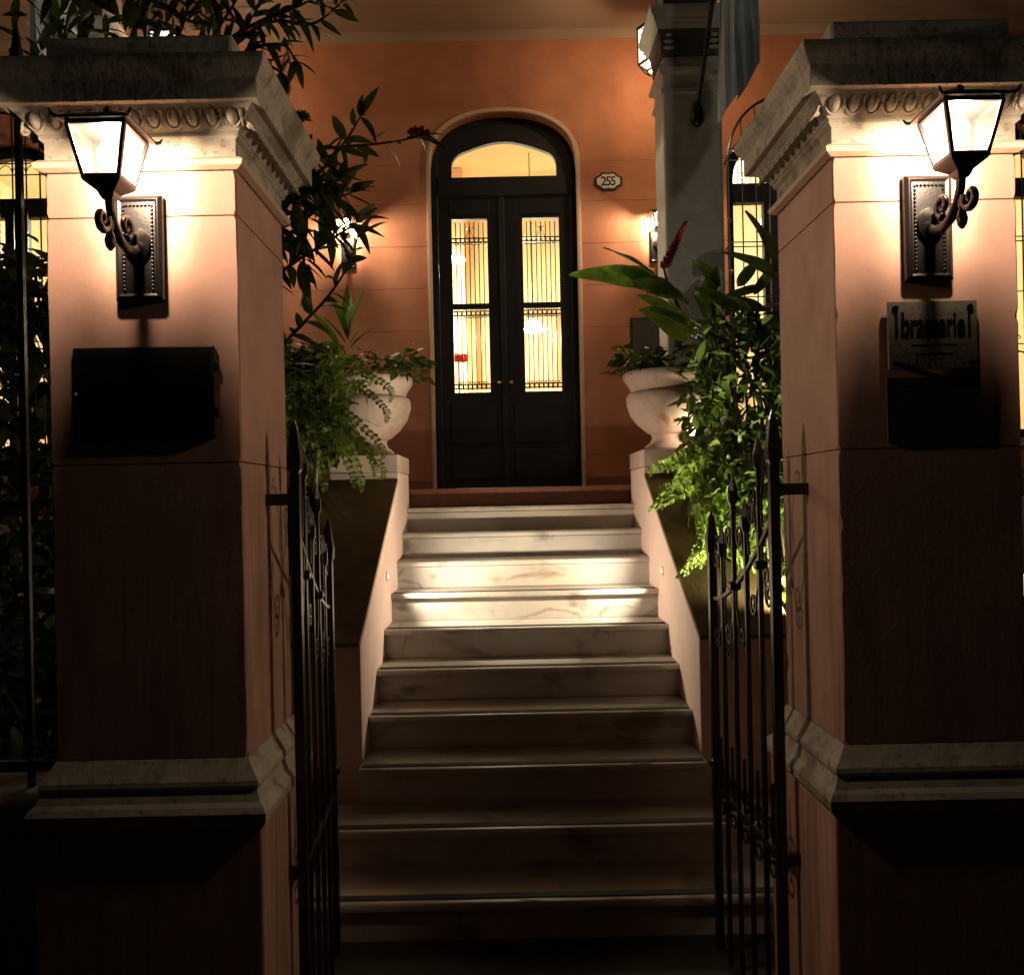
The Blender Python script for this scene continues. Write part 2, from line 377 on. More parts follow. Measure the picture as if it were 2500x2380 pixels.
# step lights set into the walls
def step_light(x, sgn, label):
    t = thing('step_light', (x, 5.12, 1.27), label, 'light', 'recessed step lights')
    c = Vector((x, 5.12, 1.27))
    def disc(r0, r1, off0, off1, nm, m):
        mb = MB(); k = 20
        mb.loft([[c + Vector((sgn * o, r * math.cos(2 * math.pi * i / k), r * math.sin(2 * math.pi * i / k))) for i in range(k)] for r, o in ((r1, 0.0005), (r1, off0), (r0, off1))])
        mb.build(nm, m, t, smooth=True)
    disc(0.020, 0.026, 0.004, 0.006, 'bezel', 'trim_paint'); disc(0.012, 0.014, 0.0072, 0.0085, 'lens', 'lens_glow')
    o = light('step_lamp', 'SPOT', c + Vector((sgn * 0.012, 0, 0)), STEP_W, STEP_C, t)
    o.data.spot_size = R(136); o.data.spot_blend = 1.0; o.data.shadow_soft_size = 0.014
    o.rotation_euler = Vector((sgn, 0.30, 0.06)).to_track_quat('-Z', 'Y').to_euler()
step_light(XL, 1, 'small round light in the stair wall below the fern-hung urn')
step_light(XR, -1, 'small round light in the stair wall below the gold-marked urn')

# ------------------------------------------------------------------ gate pillars
EGG = None
def pillar(x0, x1, label):
    global EGG
    cx, cy, hx, hy = (x0 + x1) / 2, (PD0 + PD1) / 2, (x1 - x0) / 2, (PD1 - PD0) / 2
    t = thing('gate_pillar', (cx, cy, 0), label, 'pillar', 'stuccoed pillars of the gateway')
    q = lambda prof, nm, m, bv=0.0, sm=False: MB().sq(cx, cy, hx, hy, prof).build(nm, m, t, bv, sm)
    q([(0.045, 0.0), (0.045, 0.848)], 'plinth', 'pillar_stucco', 0.006)
    q([(0.047, 0.8495), (0.058, 0.866), (0.060, 0.890), (0.052, 0.905), (0.040, 0.915), (0.034, 0.932), (0.030, 0.945), (0.036, 0.956), (0.034, 0.968), (0.022, 0.985), (0.010, 1.004), (0.002, 1.019)], 'base_moulding', 'old_stone')
    zs = [1.0205, 1.80, 2.452, 2.571]
    for a, b in zip(zs[:-1], zs[1:]):
        nz_ = max(6, int((b - a) / 0.012)); rings = []
        for k in range(nz_ + 1):
            z_ = a + 0.002 + (b - a - 0.004) * k / nz_; ring = []
            for sx, sy in ((-1, -1), (1, -1), (1, 1), (-1, 1)):
                ch = 0.0035 + 0.002 * mnoise.noise(Vector((z_ * 9, sx * 3 + cx * 5, sy * 2))) + max(0.0, mnoise.noise(Vector((z_ * 17, sx * 7 + cx * 3, sy * 5))) - 0.30) * 0.034 * (0.5 + mnoise.noise(Vector((z_ * 3.1, cx, sx + 2 * sy))))
                if k in (0, nz_): ch += 0.004
                pa, pb = (sx * (hx - ch), sy * hy), (sx * hx, sy * (hy - ch))
                for px_, py_ in ((pb, pa) if sx * sy > 0 else (pa, pb)): ring.append((cx + px_, cy + py_, z_))
            rings.append(ring)
        MB().loft(rings).build('shaft_block', 'pillar_stucco', t)
    q([(-0.006, 1.0), (-0.006, 2.57)], 'core', 'pillar_stucco')
    q([(0.004, 2.572), (0.020, 2.580), (0.024, 2.592), (0.012, 2.602), (0.002, 2.604)], 'astragal', 'trim_paint')
    q([(0.0, 2.6045), (0.0, 2.650), (0.010, 2.658), (0.010, 2.668)], 'neck', 'old_stone')
    q([(0.012, 2.6685), (0.022, 2.680), (0.044, 2.706), (0.062, 2.722)], 'echinus', 'old_stone')
    q([(0.082, 2.7225), (0.082, 2.776), (0.088, 2.784), (0.100, 2.800), (0.106, 2.815), (0.106, 2.832)], 'corona', 'old_stone', 0.003)
    q([(-0.004, 2.8325), (-0.004, 2.935)], 'blocking_course', 'old_stone', 0.01)
    if EGG is None:
        eg = MB().ball((0, 0, 0.002), 0.0145, 0.014, 0.022, 10, 7)
        eg.tube([(0.021 * math.cos(a), 0.004 if abs(math.cos(a)) > 0.9 else 0.0, 0.004 + 0.028 * math.sin(a)) for a in [math.pi * (1 + i / 10) for i in range(11)]], 0.0042, 5)
        eg.tube([(0.0245, -0.002, 0.022), (0.0245, -0.002, -0.022)], [0.005, 0.0015], 5)
        EGG = eg.mesh('egg', 'old_stone', smooth=True)
    n = 11
    for k in range(n):
        u = -1 + (2 * k + 1) / n
        place('egg', EGG, t, Matrix.Translation((cx + u * (hx + 0.03), cy - hy - 0.038, 2.694)) @ Matrix.Rotation(R(38), 4, 'X'))
        for sx in (-1, 1):
            place('egg', EGG, t, Matrix.Translation((cx + sx * (hx + 0.038), cy + u * (hy + 0.03), 2.694)) @ Matrix.Rotation(R(90), 4, 'Z') @ Matrix.Rotation(R(-38 * sx), 4, 'X'))
    return t
pillar(PL0, PL1, 'stuccoed gate pillar holding the dark menu case under its lantern')
pillar(PR0, PR1, 'stuccoed gate pillar holding the brasserie plaque under its lantern')

# low front walls with iron fence on either side
def front_fence(x0, x1, label, wl):
    w = MB().box(x0, x1, 2.46, 2.76, 0.0, 0.80).build('front_wall', 'pillar_stucco', None, 0.006); tag(w, wl, 'wall')
    MB().box(x0, x1, 2.43, 2.79, 0.8015, 0.885).build('coping', 'old_stone', w, 0.02)
    t = thing('iron_fence', ((x0 + x1) / 2, 2.6, 0.885), label, 'fence')
    n = int((x1 - x0) / 0.34); first = x0 if x0 > 0 else x1
    for k in range(n):
        x = (first - 0.19 - k * 0.34) if x0 < 0 else (first + 0.24 + k * 0.34)
        MB().tube([(x, 2.6, 0.88), (x, 2.6, 2.98), (x, 2.6, 3.0), (x, 2.6, 3.10)], [0.012, 0.012, 0.019, 0.002], 4).build('bar', 'iron', t)
    for z in (0.93, 2.88): MB().box(x0, x1, 2.590, 2.610, z, z + 0.03).build('rail', 'iron', t)
front_fence(-5.2, PL0 - 0.001, 'black iron fence with foliage behind it, beside the menu case pillar', 'low front wall beside the menu case pillar')
front_fence(PR1 + 0.001, 5.4, 'black iron fence at the dark edge beside the plaque pillar', 'low front wall beside the plaque pillar')

# ------------------------------------------------------------------ iron gates
def gate(hinge, free, wallx, label):
    h, f = Vector((*hinge, 0)), Vector((*free, 0))
    t = thing('iron_gate', (hinge[0], hinge[1], 0.03), label, 'gate', 'open leaves of the iron gate')
    ax = (h - f).normalized(); L = (h - f).length; at = lambda s, z: f + ax * (L * s) + Vector((0, 0, z))
    tops = [1.632, 1.578, 1.763, 1.676, 1.871, 1.934]
    for k, zt in enumerate(tops):
        s = k / 5; big = k in (0, 5); r = 0.0195 if big else 0.0100
        o = MB().tube([at(s, 0.03), at(s, zt - (0.16 if big else 0.11))], r, 4, math.pi * 0.0).build('post' if big else 'bar', 'iron', t)
        b = zt - (0.16 if big else 0.11); w = r * (1.25 if big else 1.5)
        MB().tube([at(s, b), at(s, b + 0.012), at(s, b + 0.05), at(s, zt - 0.03), at(s, zt)], [r * 0.8, w * 1.05, w * 1.15, w * 0.6, 0.001], 6 if not big else 4).build('spear_tip', 'iron', o)
        if not big and k % 2 == 0: MB().sq(at(s, 0).x, at(s, 0).y, 0.014, 0.014, [(0, 1.28 + 0.22 * s), (0.004, 1.288 + 0.22 * s), (0.004, 1.30 + 0.22 * s), (0, 1.308 + 0.22 * s)]).build('collar', 'iron', o)
    # sweeping top rail and straight lower rails
    pts = [at(s, 1.312 + 0.315 * (max(0, s) ** 1.7)) for s in [i / 16 for i in range(17)]]
    MB().tube(pts, 0.0085, 4).build('top_rail', 'iron', t)
    for z, hh in ((0.627, 0.013),):
        MB().tube([at(0, z), at(1, z)], hh, 4).build('rail', 'iron', t)
    MB().tube([at(0.0, 0.70), at(0.0, 0.72)], 0.028, 8).build('latch_knob', 'iron', t)
    U = Vector((0, 0, 1))
    for k in range(5):                                # C-scrolls above and below the top rail, small ones over the bottom rail
        s = (k + 0.5) / 5; zr = 1.312 + 0.315 * (s ** 1.7)
        for sg in (1, -1):
            for mir in (-1, 1):
                if (k + (sg > 0) + (mir > 0)) % 3 == 0: continue
                ln_ = 0.20 if mir < 0 else 0.15
                b0 = at(s + mir * 0.055, zr + sg * 0.012); c1 = at(s - mir * 0.01, zr + sg * ln_)
                stem_ = [b0 + (c1 - b0) * t + ax * (mir * 0.030 * math.sin(t * math.pi)) for t in (0, 0.25, 0.5, 0.75)]
                sp = spiral(c1 - U * (sg * 0.012), 0.036, 0.009, (0 if mir > 0 else math.pi), mir * sg * 1.35, ax * 0.85, U * 1.15, 22)
                MB().tube(stem_ + sp, 0.0048, 4).build('scroll', 'iron', t)
        for sg in (-1, 1):
            sp = spiral(at(s, 0.627 + sg * 0.055), 0.045, 0.012, -sg * math.pi / 2, 1.2, ax, U, 16)
            MB().tube(sp, 0.0045, 4).build('scroll', 'iron', t)
        MB().tube([at(s, 0.60), at(s, 0.82)], 0.006, 4).build('short_bar', 'iron', t)
    for z in (1.70, 0.62):
        MB().box(min(wallx, h.x), max(wallx, h.x), h.y - 0.012, h.y + 0.012, z - 0.017, z + 0.017).build('hinge_bracket', 'iron', t, 0.002)
    return t
gate((-0.615, 2.60), (-0.662, 3.29), XL + 0.0, 'open black iron gate leaf seen nearly edge-on against the fern side')
gate((0.777, 2.62), (0.744, 3.29), XR - 0.0, 'open black iron gate leaf with scrolls in front of the bright green fern')

# ------------------------------------------------------------------ lanterns
def lantern(loc, label, group, watts, colr, name='wall_lantern'):
    t = thing(name, loc, label, 'lantern', group); o = Vector(loc)
    v = lambda x, y, z: o + Vector((x, y, z))
    mb = MB(); x, y, z = o
    MB().loft([[v(-0.0625, 0, -0.135), v(0.0625, 0, -0.135), v(0.0625, 0, 0.14), v(-0.0625, 0, 0.14)],
               [v(-0.0625, -0.018, -0.135), v(0.0625, -0.018, -0.135), v(0.0625, -0.018, 0.14), v(-0.0625, -0.018, 0.14)],
               [v(-0.052, -0.026, -0.125), v(0.052, -0.026, -0.125), v(0.052, -0.026, 0.13), v(-0.052, -0.026, 0.13)],
               [v(-0.044, -0.022, -0.117), v(0.044, -0.022, -0.117), v(0.044, -0.022, 0.122), v(-0.044, -0.022, 0.122)]]).build('back_plate', 'bronze_iron', t, 0.0015)
    bd = MB()
    for i in range(22):
        zz = -0.108 + 0.22 * i / 21
        for sx in (-1, 1): bd.ball(v(sx * 0.037, -0.024, zz), 0.0036, 0.004, 0.0044, 6, 4)
    for i in range(7): bd.ball(v(-0.03 + 0.01 * i, -0.024, 0.113), 0.0044, 0.004, 0.0036, 6, 4)
    bd.build('beading', 'bronze_iron', t, smooth=True)
    MB().lathe(v(0, 0, 0), [(0.001, 0.0)], 4) if False else None
    # arm: S curve with leaf curl, boss and drop
    boss = MB()
    boss.loft([[v(r * math.cos(a * math.pi / 6), yy, 0.01 + 1.3 * r * math.sin(a * math.pi / 6)) for a in range(12)] for r, yy in ((0.034, -0.022), (0.034, -0.032), (0.024, -0.040), (0.016, -0.052))]); boss.build('arm_boss', 'bronze_iron', t, smooth=True)
    arm = [v(0, -0.03, 0.0), v(0, -0.06, -0.018), v(0, -0.10, -0.022), v(0, -0.14, -0.008), v(0, -0.17, 0.02), v(0, -0.186, 0.05), v(0, -0.19, 0.085)]
    MB().tube(arm, [0.016, 0.014, 0.013, 0.0125, 0.0115, 0.011, 0.012], 10).build('arm', 'bronze_iron', t, smooth=True)
    cu = spiral(v(0, -0.232, 0.012), 0.030, 0.007, math.pi * 0.15, -1.3, Vector((0, 1, 0)), Vector((0, 0, 1)), 22)
    MB().tube(cu, [0.011 - 0.005 * i / 22 for i in range(23)], 8).build('arm_scroll', 'bronze_iron', t, smooth=True)
    cu = spiral(v(0, -0.095, 0.035), 0.030, 0.007, -math.pi * 0.5, 1.3, Vector((0, 1, 0)), Vector((0, 0, 1)), 22)
    MB().tube(cu, [0.010 - 0.004 * i / 22 for i in range(23)], 8).build('arm_scroll', 'bronze_iron', t, smooth=True)
    MB().lathe(v(0, -0.19, 0), [(0.004, -0.052), (0.011, -0.042), (0.0135, -0.028), (0.010, -0.012), (0.006, -0.004), (0.010, 0.006), (0.008, 0.02)], 12).build('drop_finial', 'bronze_iron', t, smooth=True)
    lc = v(0, -0.19, 0)
    zb, zt, hb, ht = 0.113, 0.232, 0.041, 0.067
    MB().sq(lc.x, lc.y, 0, 0, [(0.012, z + 0.070), (0.017, z + 0.078), (0.020, z + 0.086), (0.043, z + 0.104), (0.047, z + 0.110), (0.047, z + 0.1135)]).build('lower_pan', 'bronze_iron', t)
    co = lambda h, zz, i: lc + Vector(((-h, -h), (h, -h), (h, h), (-h, h))[i] + (zz,))
    fr = MB()
    for i in range(4):
        fr.tube([co(hb + 0.001, zb, i), co(ht + 0.001, zt, i)], 0.0062, 4)
        fr.tube([co(ht + 0.001, zt, i), co(ht + 0.001, zt, (i + 1) % 4)], 0.0058, 4)
        fr.tube([co(hb + 0.001, zb + 0.004, i), co(hb + 0.001, zb + 0.004, (i + 1) % 4)], 0.0050, 4)
    fr.build('cage_frame', 'bronze_iron', t)
    for i in range(4):
        k = (i + 1) % 4
        MB().add([co(hb - 0.002, zb + 0.004, i), co(hb - 0.002, zb + 0.004, k), co(ht - 0.002, zt, k), co(ht - 0.002, zt, i)], [(0, 1, 2, 3)]).build('pane', 'lantern_glass', t, fix=False)
    rf = MB().sq(lc.x, lc.y, 0, 0, [(0.071, z + 0.236), (0.084, z + 0.238), (0.086, z + 0.242), (0.070, z + 0.252), (0.030, z + 0.272), (0.012, z + 0.278)]).build('roof', 'bronze_iron', t)
    MB().lathe(lc, [(0.012, 0.277), (0.009, 0.283), (0.011, 0.290), (0.003, 0.298)], 10).build('finial', 'bronze_iron', rf, smooth=True)
    for i in range(4):
        sp = co(0.084, 0.240, i); dr = Vector((sp.x - lc.x, sp.y - lc.y, 0)).normalized()
        MB().tube([sp, sp + dr * 0.010 + Vector((0, 0, 0.004)), sp + dr * 0.016 + Vector((0, 0, 0.014))], [0.005, 0.004, 0.002], 6).build('roof_curl', 'bronze_iron', rf)
    MB().lathe(lc, [(0.016, 0.114), (0.017, 0.118), (0.017, 0.146), (0.013, 0.150)], 12).build('socket', 'socket', t, smooth=True)
    MB().lathe(lc, [(0.010, 0.150), (0.018, 0.166), (0.021, 0.188), (0.017, 0.208), (0.004, 0.220)], 12).build('bulb', 'bulb_glow', t, smooth=True)
    light('lamp', 'POINT', lc + Vector((0, 0, 0.206)), watts, colr, t, 0.024)
    return t
gl = lantern((-0.953, PD0, 2.362), 'black wall lantern glowing on the pillar above the dark menu case', 'lit lanterns on the gate pillars', LANTERN_W, LANTERN_C)
g2 = copy_tree(gl); g2.location = (1.118, PD0, 2.372); tag(g2, 'black wall lantern glowing on the pillar above the brasserie plaque')
DW = 8.0
sc1 = lantern((-1.372, DW, 3.92), 'lit wall lantern beside the door half hidden behind dark leaves', 'lit lanterns on the house wall', SCONCE_W, SCONCE_C)
sc2 = copy_tree(sc1); sc2.location = (1.372, DW, 3.92); tag(sc2, 'lit wall lantern beside the door partly behind the grey column')

# menu case, plaques
mc = thing('menu_case', (-0.95, PD0, 1.84), 'black wall-mounted menu case on the stuccoed pillar, unlit', 'menu case')
box('case_body', 'black_paint', mc, -1.137, -0.764, PD0 - 0.012, PD0 - 0.0005, 1.862, 2.108, 0.004)
MB().prism([(-1.122, 1.877), (-0.779, 1.877), (-0.779, 2.093), (-1.122, 2.093)], PD0 - 0.0145, PD0 - 0.0125).build('pane', 'black_paint', mc)
for z_ in (1.93, 2.05): box('hinge', 'iron', mc, -0.7635, -0.757, PD0 - 0.011, PD0 - 0.001, z_ - 0.012, z_ + 0.012, 0.001)
MB().ball((-1.130, PD0 - 0.014, 1.985), 0.005, 0.004, 0.005, 8, 6).build('lock', 'gold', mc, smooth=True)
pq = thing('wall_plaque', (1.122, PD0, 2.0), 'pale plaque lettered brasserie below the lantern, on standoff studs', 'plaque')
box('plate', 'plaque_plate', pq, 1.005, 1.238, PD0 - 0.022, PD0 - 0.014, 2.005, 2.182, 0.001)
for x_ in (1.024, 1.219):
    for z_ in (2.164, 2.020):
        r_ = 0.0085 if z_ > 2.1 else 0.006
        MB().loft([[(x_ + r_ * math.cos(a * math.pi / 7), yy, z_ + r_ * math.sin(a * math.pi / 7)) for a in range(14)] for yy in (PD0 - 0.0005, PD0 - 0.026)]).build('stud', 'iron', pq, 0.001)
tm = text_mesh('brasserie', 0.058, 'black_paint', 0.0006, 0.84, 1.55, 0.95, 0.0012)
place('lettering', tm, pq, Matrix.Translation((1.122, PD0 - 0.0232, 2.118)))
for x_, a_, b_ in ((1.026, 2.086, 2.158), (1.2165, 2.090, 2.158), (1.055, 2.086, 2.100), (1.190, 2.086, 2.100)):
    MB().box(x_ - 0.0035, x_ + 0.0035, PD0 - 0.0238, PD0 - 0.0225, a_, b_).build('letter_stroke', 'black_paint', pq)
for k, (a_, b_, z_) in enumerate(((1.065, 1.098, 2.066), (1.108, 1.142, 2.066), (1.152, 1.182, 2.066), (1.075, 1.12, 2.043), (1.126, 1.172, 2.043))):
    MB().box(a_, b_, PD0 - 0.0230, PD0 - 0.0224, z_, z_ + 0.003).build('letter_rule', 'black_paint', pq)
pq2 = thing('dark_plaque', (1.122, PD0, 1.83), 'dim grey blank plaque below the brasserie plaque', 'plaque')
box('plate', 'plaque_dark', pq2, 1.005, 1.238, PD0 - 0.006, PD0 - 0.0005, 1.815, 1.985, 0.001)
for x_ in (1.022, 1.221):
    MB().loft([[(x_ + 0.005 * math.cos(a * math.pi / 5), yy, 1.972 + 0.005 * math.sin(a * math.pi / 5)) for a in range(10)] for yy in (PD0 - 0.0055, PD0 - 0.010)]).build('stud', 'iron', pq2)

# ------------------------------------------------------------------ house
ZF, ZC = 1.785, 5.84
hs = thing('house', (0.018, DW, ZF), 'orange stuccoed house front with arched doorway and deep porch', 'house')
DC, DHW, DSP, DRI = 0.018, 0.647, 4.69, 0.455
WINS = [(2.47, 0.46), (-2.43, 0.46), (-4.40, 0.46), (4.44, 0.46)]
WZ0, WSP, WRI = 2.15, 4.53, 0.45
# wall pieces: scored courses between the openings
ops = sorted([(c - h, c + h) for c, h in WINS] + [(DC - DHW, DC + DHW)])
segs = []; x = -8.0
for a, b in ops: segs.append((x, a)); x = b
segs.append((x, 8.0))
zc = [ZF + 0.002, 2.09, 2.466, 2.842, 3.218, 3.594, 3.970, 4.346, 4.70]
for a, b in zip(zc[:-1], zc[1:]):
    for x0, x1 in segs:
        box('wall_course', 'house_stucco', hs, x0, x1, DW, DW + 0.25, a + 0.0014, b - 0.0014, 0.0015)
box('wall_core', 'house_stucco', hs, -8.0, segs[0][1], DW + 0.006, DW + 0.24, ZF, 4.70)
for x0, x1 in segs[1:]: box('wall_core', 'house_stucco', hs, x0, x1, DW + 0.006, DW + 0.24, ZF, 4.70)
for c, h in WINS:                                            # below and above each window
    box('window_apron', 'house_stucco', hs, c - h, c + h, DW + 0.004, DW + 0.25, ZF + 0.002, WZ0)
    ar = arch(c, h, WSP, WRI, 40); ZS = 4.6975
    lft = [q for q in ar[:21] if q[1] < ZS]; rgt = [q for q in ar[20:] if q[1] < ZS]
    MB().prism([(c - h, ZS)] + lft + [(lft[-1][0] + 0.001, ZS)], DW, DW + 0.25).build('wall_course', 'house_stucco', hs)
    MB().prism([(rgt[0][0] - 0.001, ZS)] + rgt + [(c + h, ZS)], DW, DW + 0.25).build('wall_course', 'house_stucco', hs)
def upper(xa, xb):
    low = [(xa, 4.7005)]
    for c, h, a_, r_ in sorted([(c, h, WSP, WRI) for c, h in WINS] + [(DC, DHW, DSP, DRI)]):
        q = [p_ for p_ in arch(c, h, a_, r_, 40) if p_[1] > 4.702 and xa - 1e-4 <= p_[0] <= xb + 1e-4]
        if not q: continue
        if q[0][0] > xa + 1e-3: low.append((q[0][0] - 0.001, 4.7005))
        else: low = low[:-1]
        low += q
        if q[-1][0] < xb - 1e-3: low.append((q[-1][0] + 0.001, 4.7005))
    if low[-1][0] < xb - 1e-3: low.append((xb, 4.7005))
    MB().prism(low + [(xb, ZC), (xa, ZC)], DW, DW + 0.25).build('upper_wall', 'house_stucco', hs)
upper(-8.0, DC); upper(DC, 8.0)
box('skirting', 'terracotta', hs, -8.0, DC - DHW - 0.05, DW - 0.03, DW - 0.001, ZF + 0.001, ZF + 0.10, 0.004)
box('skirting', 'terracotta', hs, DC + DHW + 0.05, 8.0, DW - 0.03, DW - 0.001, ZF + 0.001, ZF + 0.10, 0.004)
# archivolt round the door
def band(outer, inner, y0, y1, nm, m, parent, bevel=0.0):
    k = len(outer); mb = MB()
    rings = [[(o[0], y0, o[1]), (o[0], y1, o[1]), (i[0], y1, i[1]), (i[0], y0, i[1])] for o, i in zip(outer, inner)]
    mb.loft(rings); return mb.build(nm, m, parent, bevel)
oo = [(DC - DHW - 0.036, ZF + 0.003)] + arch(DC, DHW + 0.036, DSP, DRI + 0.040, 28) + [(DC + DHW + 0.036, ZF + 0.003)]
ii = [(DC - DHW - 0.001, ZF + 0.003)] + arch(DC, DHW + 0.001, DSP, DRI + 0.004, 28) + [(DC + DHW + 0.001, ZF + 0.003)]
band(oo, ii, DW - 0.03, DW - 0.001, 'archivolt', 'trim_paint', hs, 0.006)
ow = [(DC - DHW, ZF + 0.003)] + arch(DC, DHW, DSP, DRI, 28) + [(DC + DHW, ZF + 0.003)]
iw = [(DC - DHW + 0.05, ZF + 0.003)] + arch(DC, DHW - 0.05, DSP, DRI - 0.05, 28) + [(DC + DHW - 0.05, ZF + 0.003)]
dfm = band(ow, iw, DW + 0.10, DW + 0.20, 'door_frame', 'door_wood', hs, 0.004)
# fanlight board: solid arched panel with a flattened glazed opening
DY0, DY1 = DW + 0.115, DW + 0.165
def PX(px, py, d=DW + 0.12): p = P(px, py, d); return (p.x, p.z)
fz0, fz1 = PX(1230, 434)[1], PX(1230, 348)[1]; fxa, fxb = PX(1102, 420)[0], PX(1358, 420)[0]
fc = (fxa + fxb) / 2; fh = (fxb - fxa) / 2
fan_k = [(-1.0, 0.0), (-1.0, 0.30), (-0.97, 0.50), (-0.87, 0.655), (-0.70, 0.76), (-0.45, 0.89), (-0.18, 0.985), (0.0, 1.0)]
half = []
for k_ in range(len(fan_k) - 1):
    for t_ in ((0.0, 0.5) if k_ else (0.0,)):
        q_ = [Vector((*fan_k[max(0, min(len(fan_k) - 1, k_ + o_))], 0)) for o_ in (-1, 0, 1, 2)]
        if k_ + 2 > len(fan_k) - 1: q_[3] = Vector((0.18, 0.985, 0))
        p_ = 0.5 * ((2 * q_[1]) + (q_[2] - q_[0]) * t_ + (2 * q_[0] - 5 * q_[1] + 4 * q_[2] - q_[3]) * t_ * t_ + (3 * q_[1] - q_[0] - 3 * q_[2] + q_[3]) * t_ ** 3)
        half.append((p_.x, p_.y))
half = half + [(0.0, 1.0)] + [(-a_, b_) for a_, b_ in half[::-1]]
fan = [(fc + fh * a_, fz0 + (fz1 - fz0) * b_) for a_, b_ in half]
ah = arch(DC, DHW - 0.052, DSP, DRI - 0.052, len(fan) - 3)
top = [(ah[0][0], fz0 - 0.001)] + ah + [(ah[-1][0], fz0 - 0.001)]
top = top[:len(fan)] if len(top) > len(fan) else top
band(top, fan, DY0 - 0.005, DY1, 'fanlight_frame', 'door_wood', hs)
MB().prism(fan, DY0 + 0.02, DY0 + 0.024).build('fanlight_pane', 'window_glass', hs)
zt0 = PX(1230, 480)[1]
box('transom', 'door_wood', hs, DC - DHW + 0.051, DC + DHW - 0.051, DY0 - 0.03, DY1, zt0, fz0 - 0.0015, 0.006)
def leaf(x0, x1, gx0, gx1, handle_x):
    zt, zb = zt0 - 0.003, ZF + 0.006
    g1, g0 = PX(1230, 534)[1], PX(1230, 957)[1]; gm = PX(1230, 746)[1]
    d = MB()
    d.box(x0, gx0, DY0, DY1, zb, zt).box(gx1, x1, DY0, DY1, zb, zt).box(gx0, gx1, DY0, DY1, g1, zt).box(gx0, gx1, DY0, DY1, zb, g0).box(gx0, gx1, DY0, DY1, gm - 0.022, gm + 0.022)
    lf = d.build('door_leaf', 'door_wood', hs)
    for a, b in ((zb + 0.10, zb + 0.36), (zb + 0.42, g0 - 0.10)):
        MB().box(x0 + 0.08, x1 - 0.08, DY0 - 0.012, DY0 - 0.0005, a, b).build('door_panel', 'door_wood', lf, 0.008)
    MB().box(gx0 - 0.02, gx1 + 0.02, DY0 - 0.012, DY0 - 0.0005, g1 + 0.03, g1 + 0.16).build('door_panel', 'door_wood', lf, 0.008)
    for a, b in ((g0, gm - 0.022), (gm + 0.022, g1)):
        MB().box(gx0, gx1, DY0 + 0.030, DY0 + 0.034, a, b).build('pane', 'window_glass', lf)
    w = gx1 - gx0
    for k in range(7):
        x = gx0 + w * (k + 0.9) / 7.8
        MB().tube([(x, DY0 + 0.012, g0 + 0.02), (x, DY0 + 0.012, gm - 0.022)], 0.0062, 4).build('grille_bar', 'iron', lf)
        MB().tube([(x, DY0 + 0.012, gm + 0.022), (x, DY0 + 0.012, g1 - 0.03)], 0.0062, 4).build('grille_bar', 'iron', lf)
    for zz, sgn in ((g1 - 0.19, -1), (gm - 0.065, 0), (g0 + 0.055, 1)):
        b = MB()
        for dz in (-0.018, 0.018): b.box(gx0, gx1, DY0 + 0.008, DY0 + 0.016, zz + dz - 0.006, zz + dz + 0.006)
        for k in range(7):
            x = gx0 + w * (k + 0.9) / 7.8
            b.ball((x, DY0 + 0.012, zz), 0.010, 0.006, 0.016, 6, 4)
            for sg in ((-1, 1) if sgn == 0 else (sgn,)):
                for mx in (-1, 1):
                    b.tube(spiral((x + mx * 0.011, DY0 + 0.012, zz + sg * 0.036), 0.010, 0.004, sg * -math.pi / 2, mx * sg * 0.8, Vector((1, 0, 0)), Vector((0, 0, 1)), 7), 0.0042, 4)
        b.build('scroll_band', 'iron', lf)
    xm = (gx0 + gx1) / 2; b = MB()
    b.ball((xm, DY0 + 0.012, g1 - 0.085), 0.011, 0.006, 0.016, 6, 4)
    for mx in (-1, 1):
        b.tube(spiral((xm + mx * 0.014, DY0 + 0.012, g1 - 0.075), 0.014, 0.007, math.pi * 0.5 - mx * 1.2, -mx * 0.6, Vector((1, 0, 0)), Vector((0, 0, 1)), 7), 0.0042, 4)
        b.tube([(xm, DY0 + 0.012, g1 - 0.09), (xm + mx * 0.04, DY0 + 0.012, g1 - 0.172)], 0.0038, 4)
    b.build('lyre_scroll', 'iron', lf)
    MB().ball((handle_x, DY0 - 0.04, 2.75), 0.018, 0.03, 0.018, 8, 6).build('handle', 'gold', lf, smooth=True)
xm_ = PX(1232, 900)[0]
leaf(DC - DHW + 0.052, xm_ - 0.002, PX(1104, 640)[0], PX(1191, 640)[0], xm_ - 0.05)
leaf(xm_ + 0.002, DC + DHW - 0.052, PX(1277, 640)[0], PX(1366, 640)[0], xm_ + 0.06)
box('door_astragal', 'door_wood', hs, xm_ - 0.025, xm_ + 0.025, DY0 - 0.022, DY0 - 0.001, ZF + 0.01, zt0 - 0.01, 0.006)
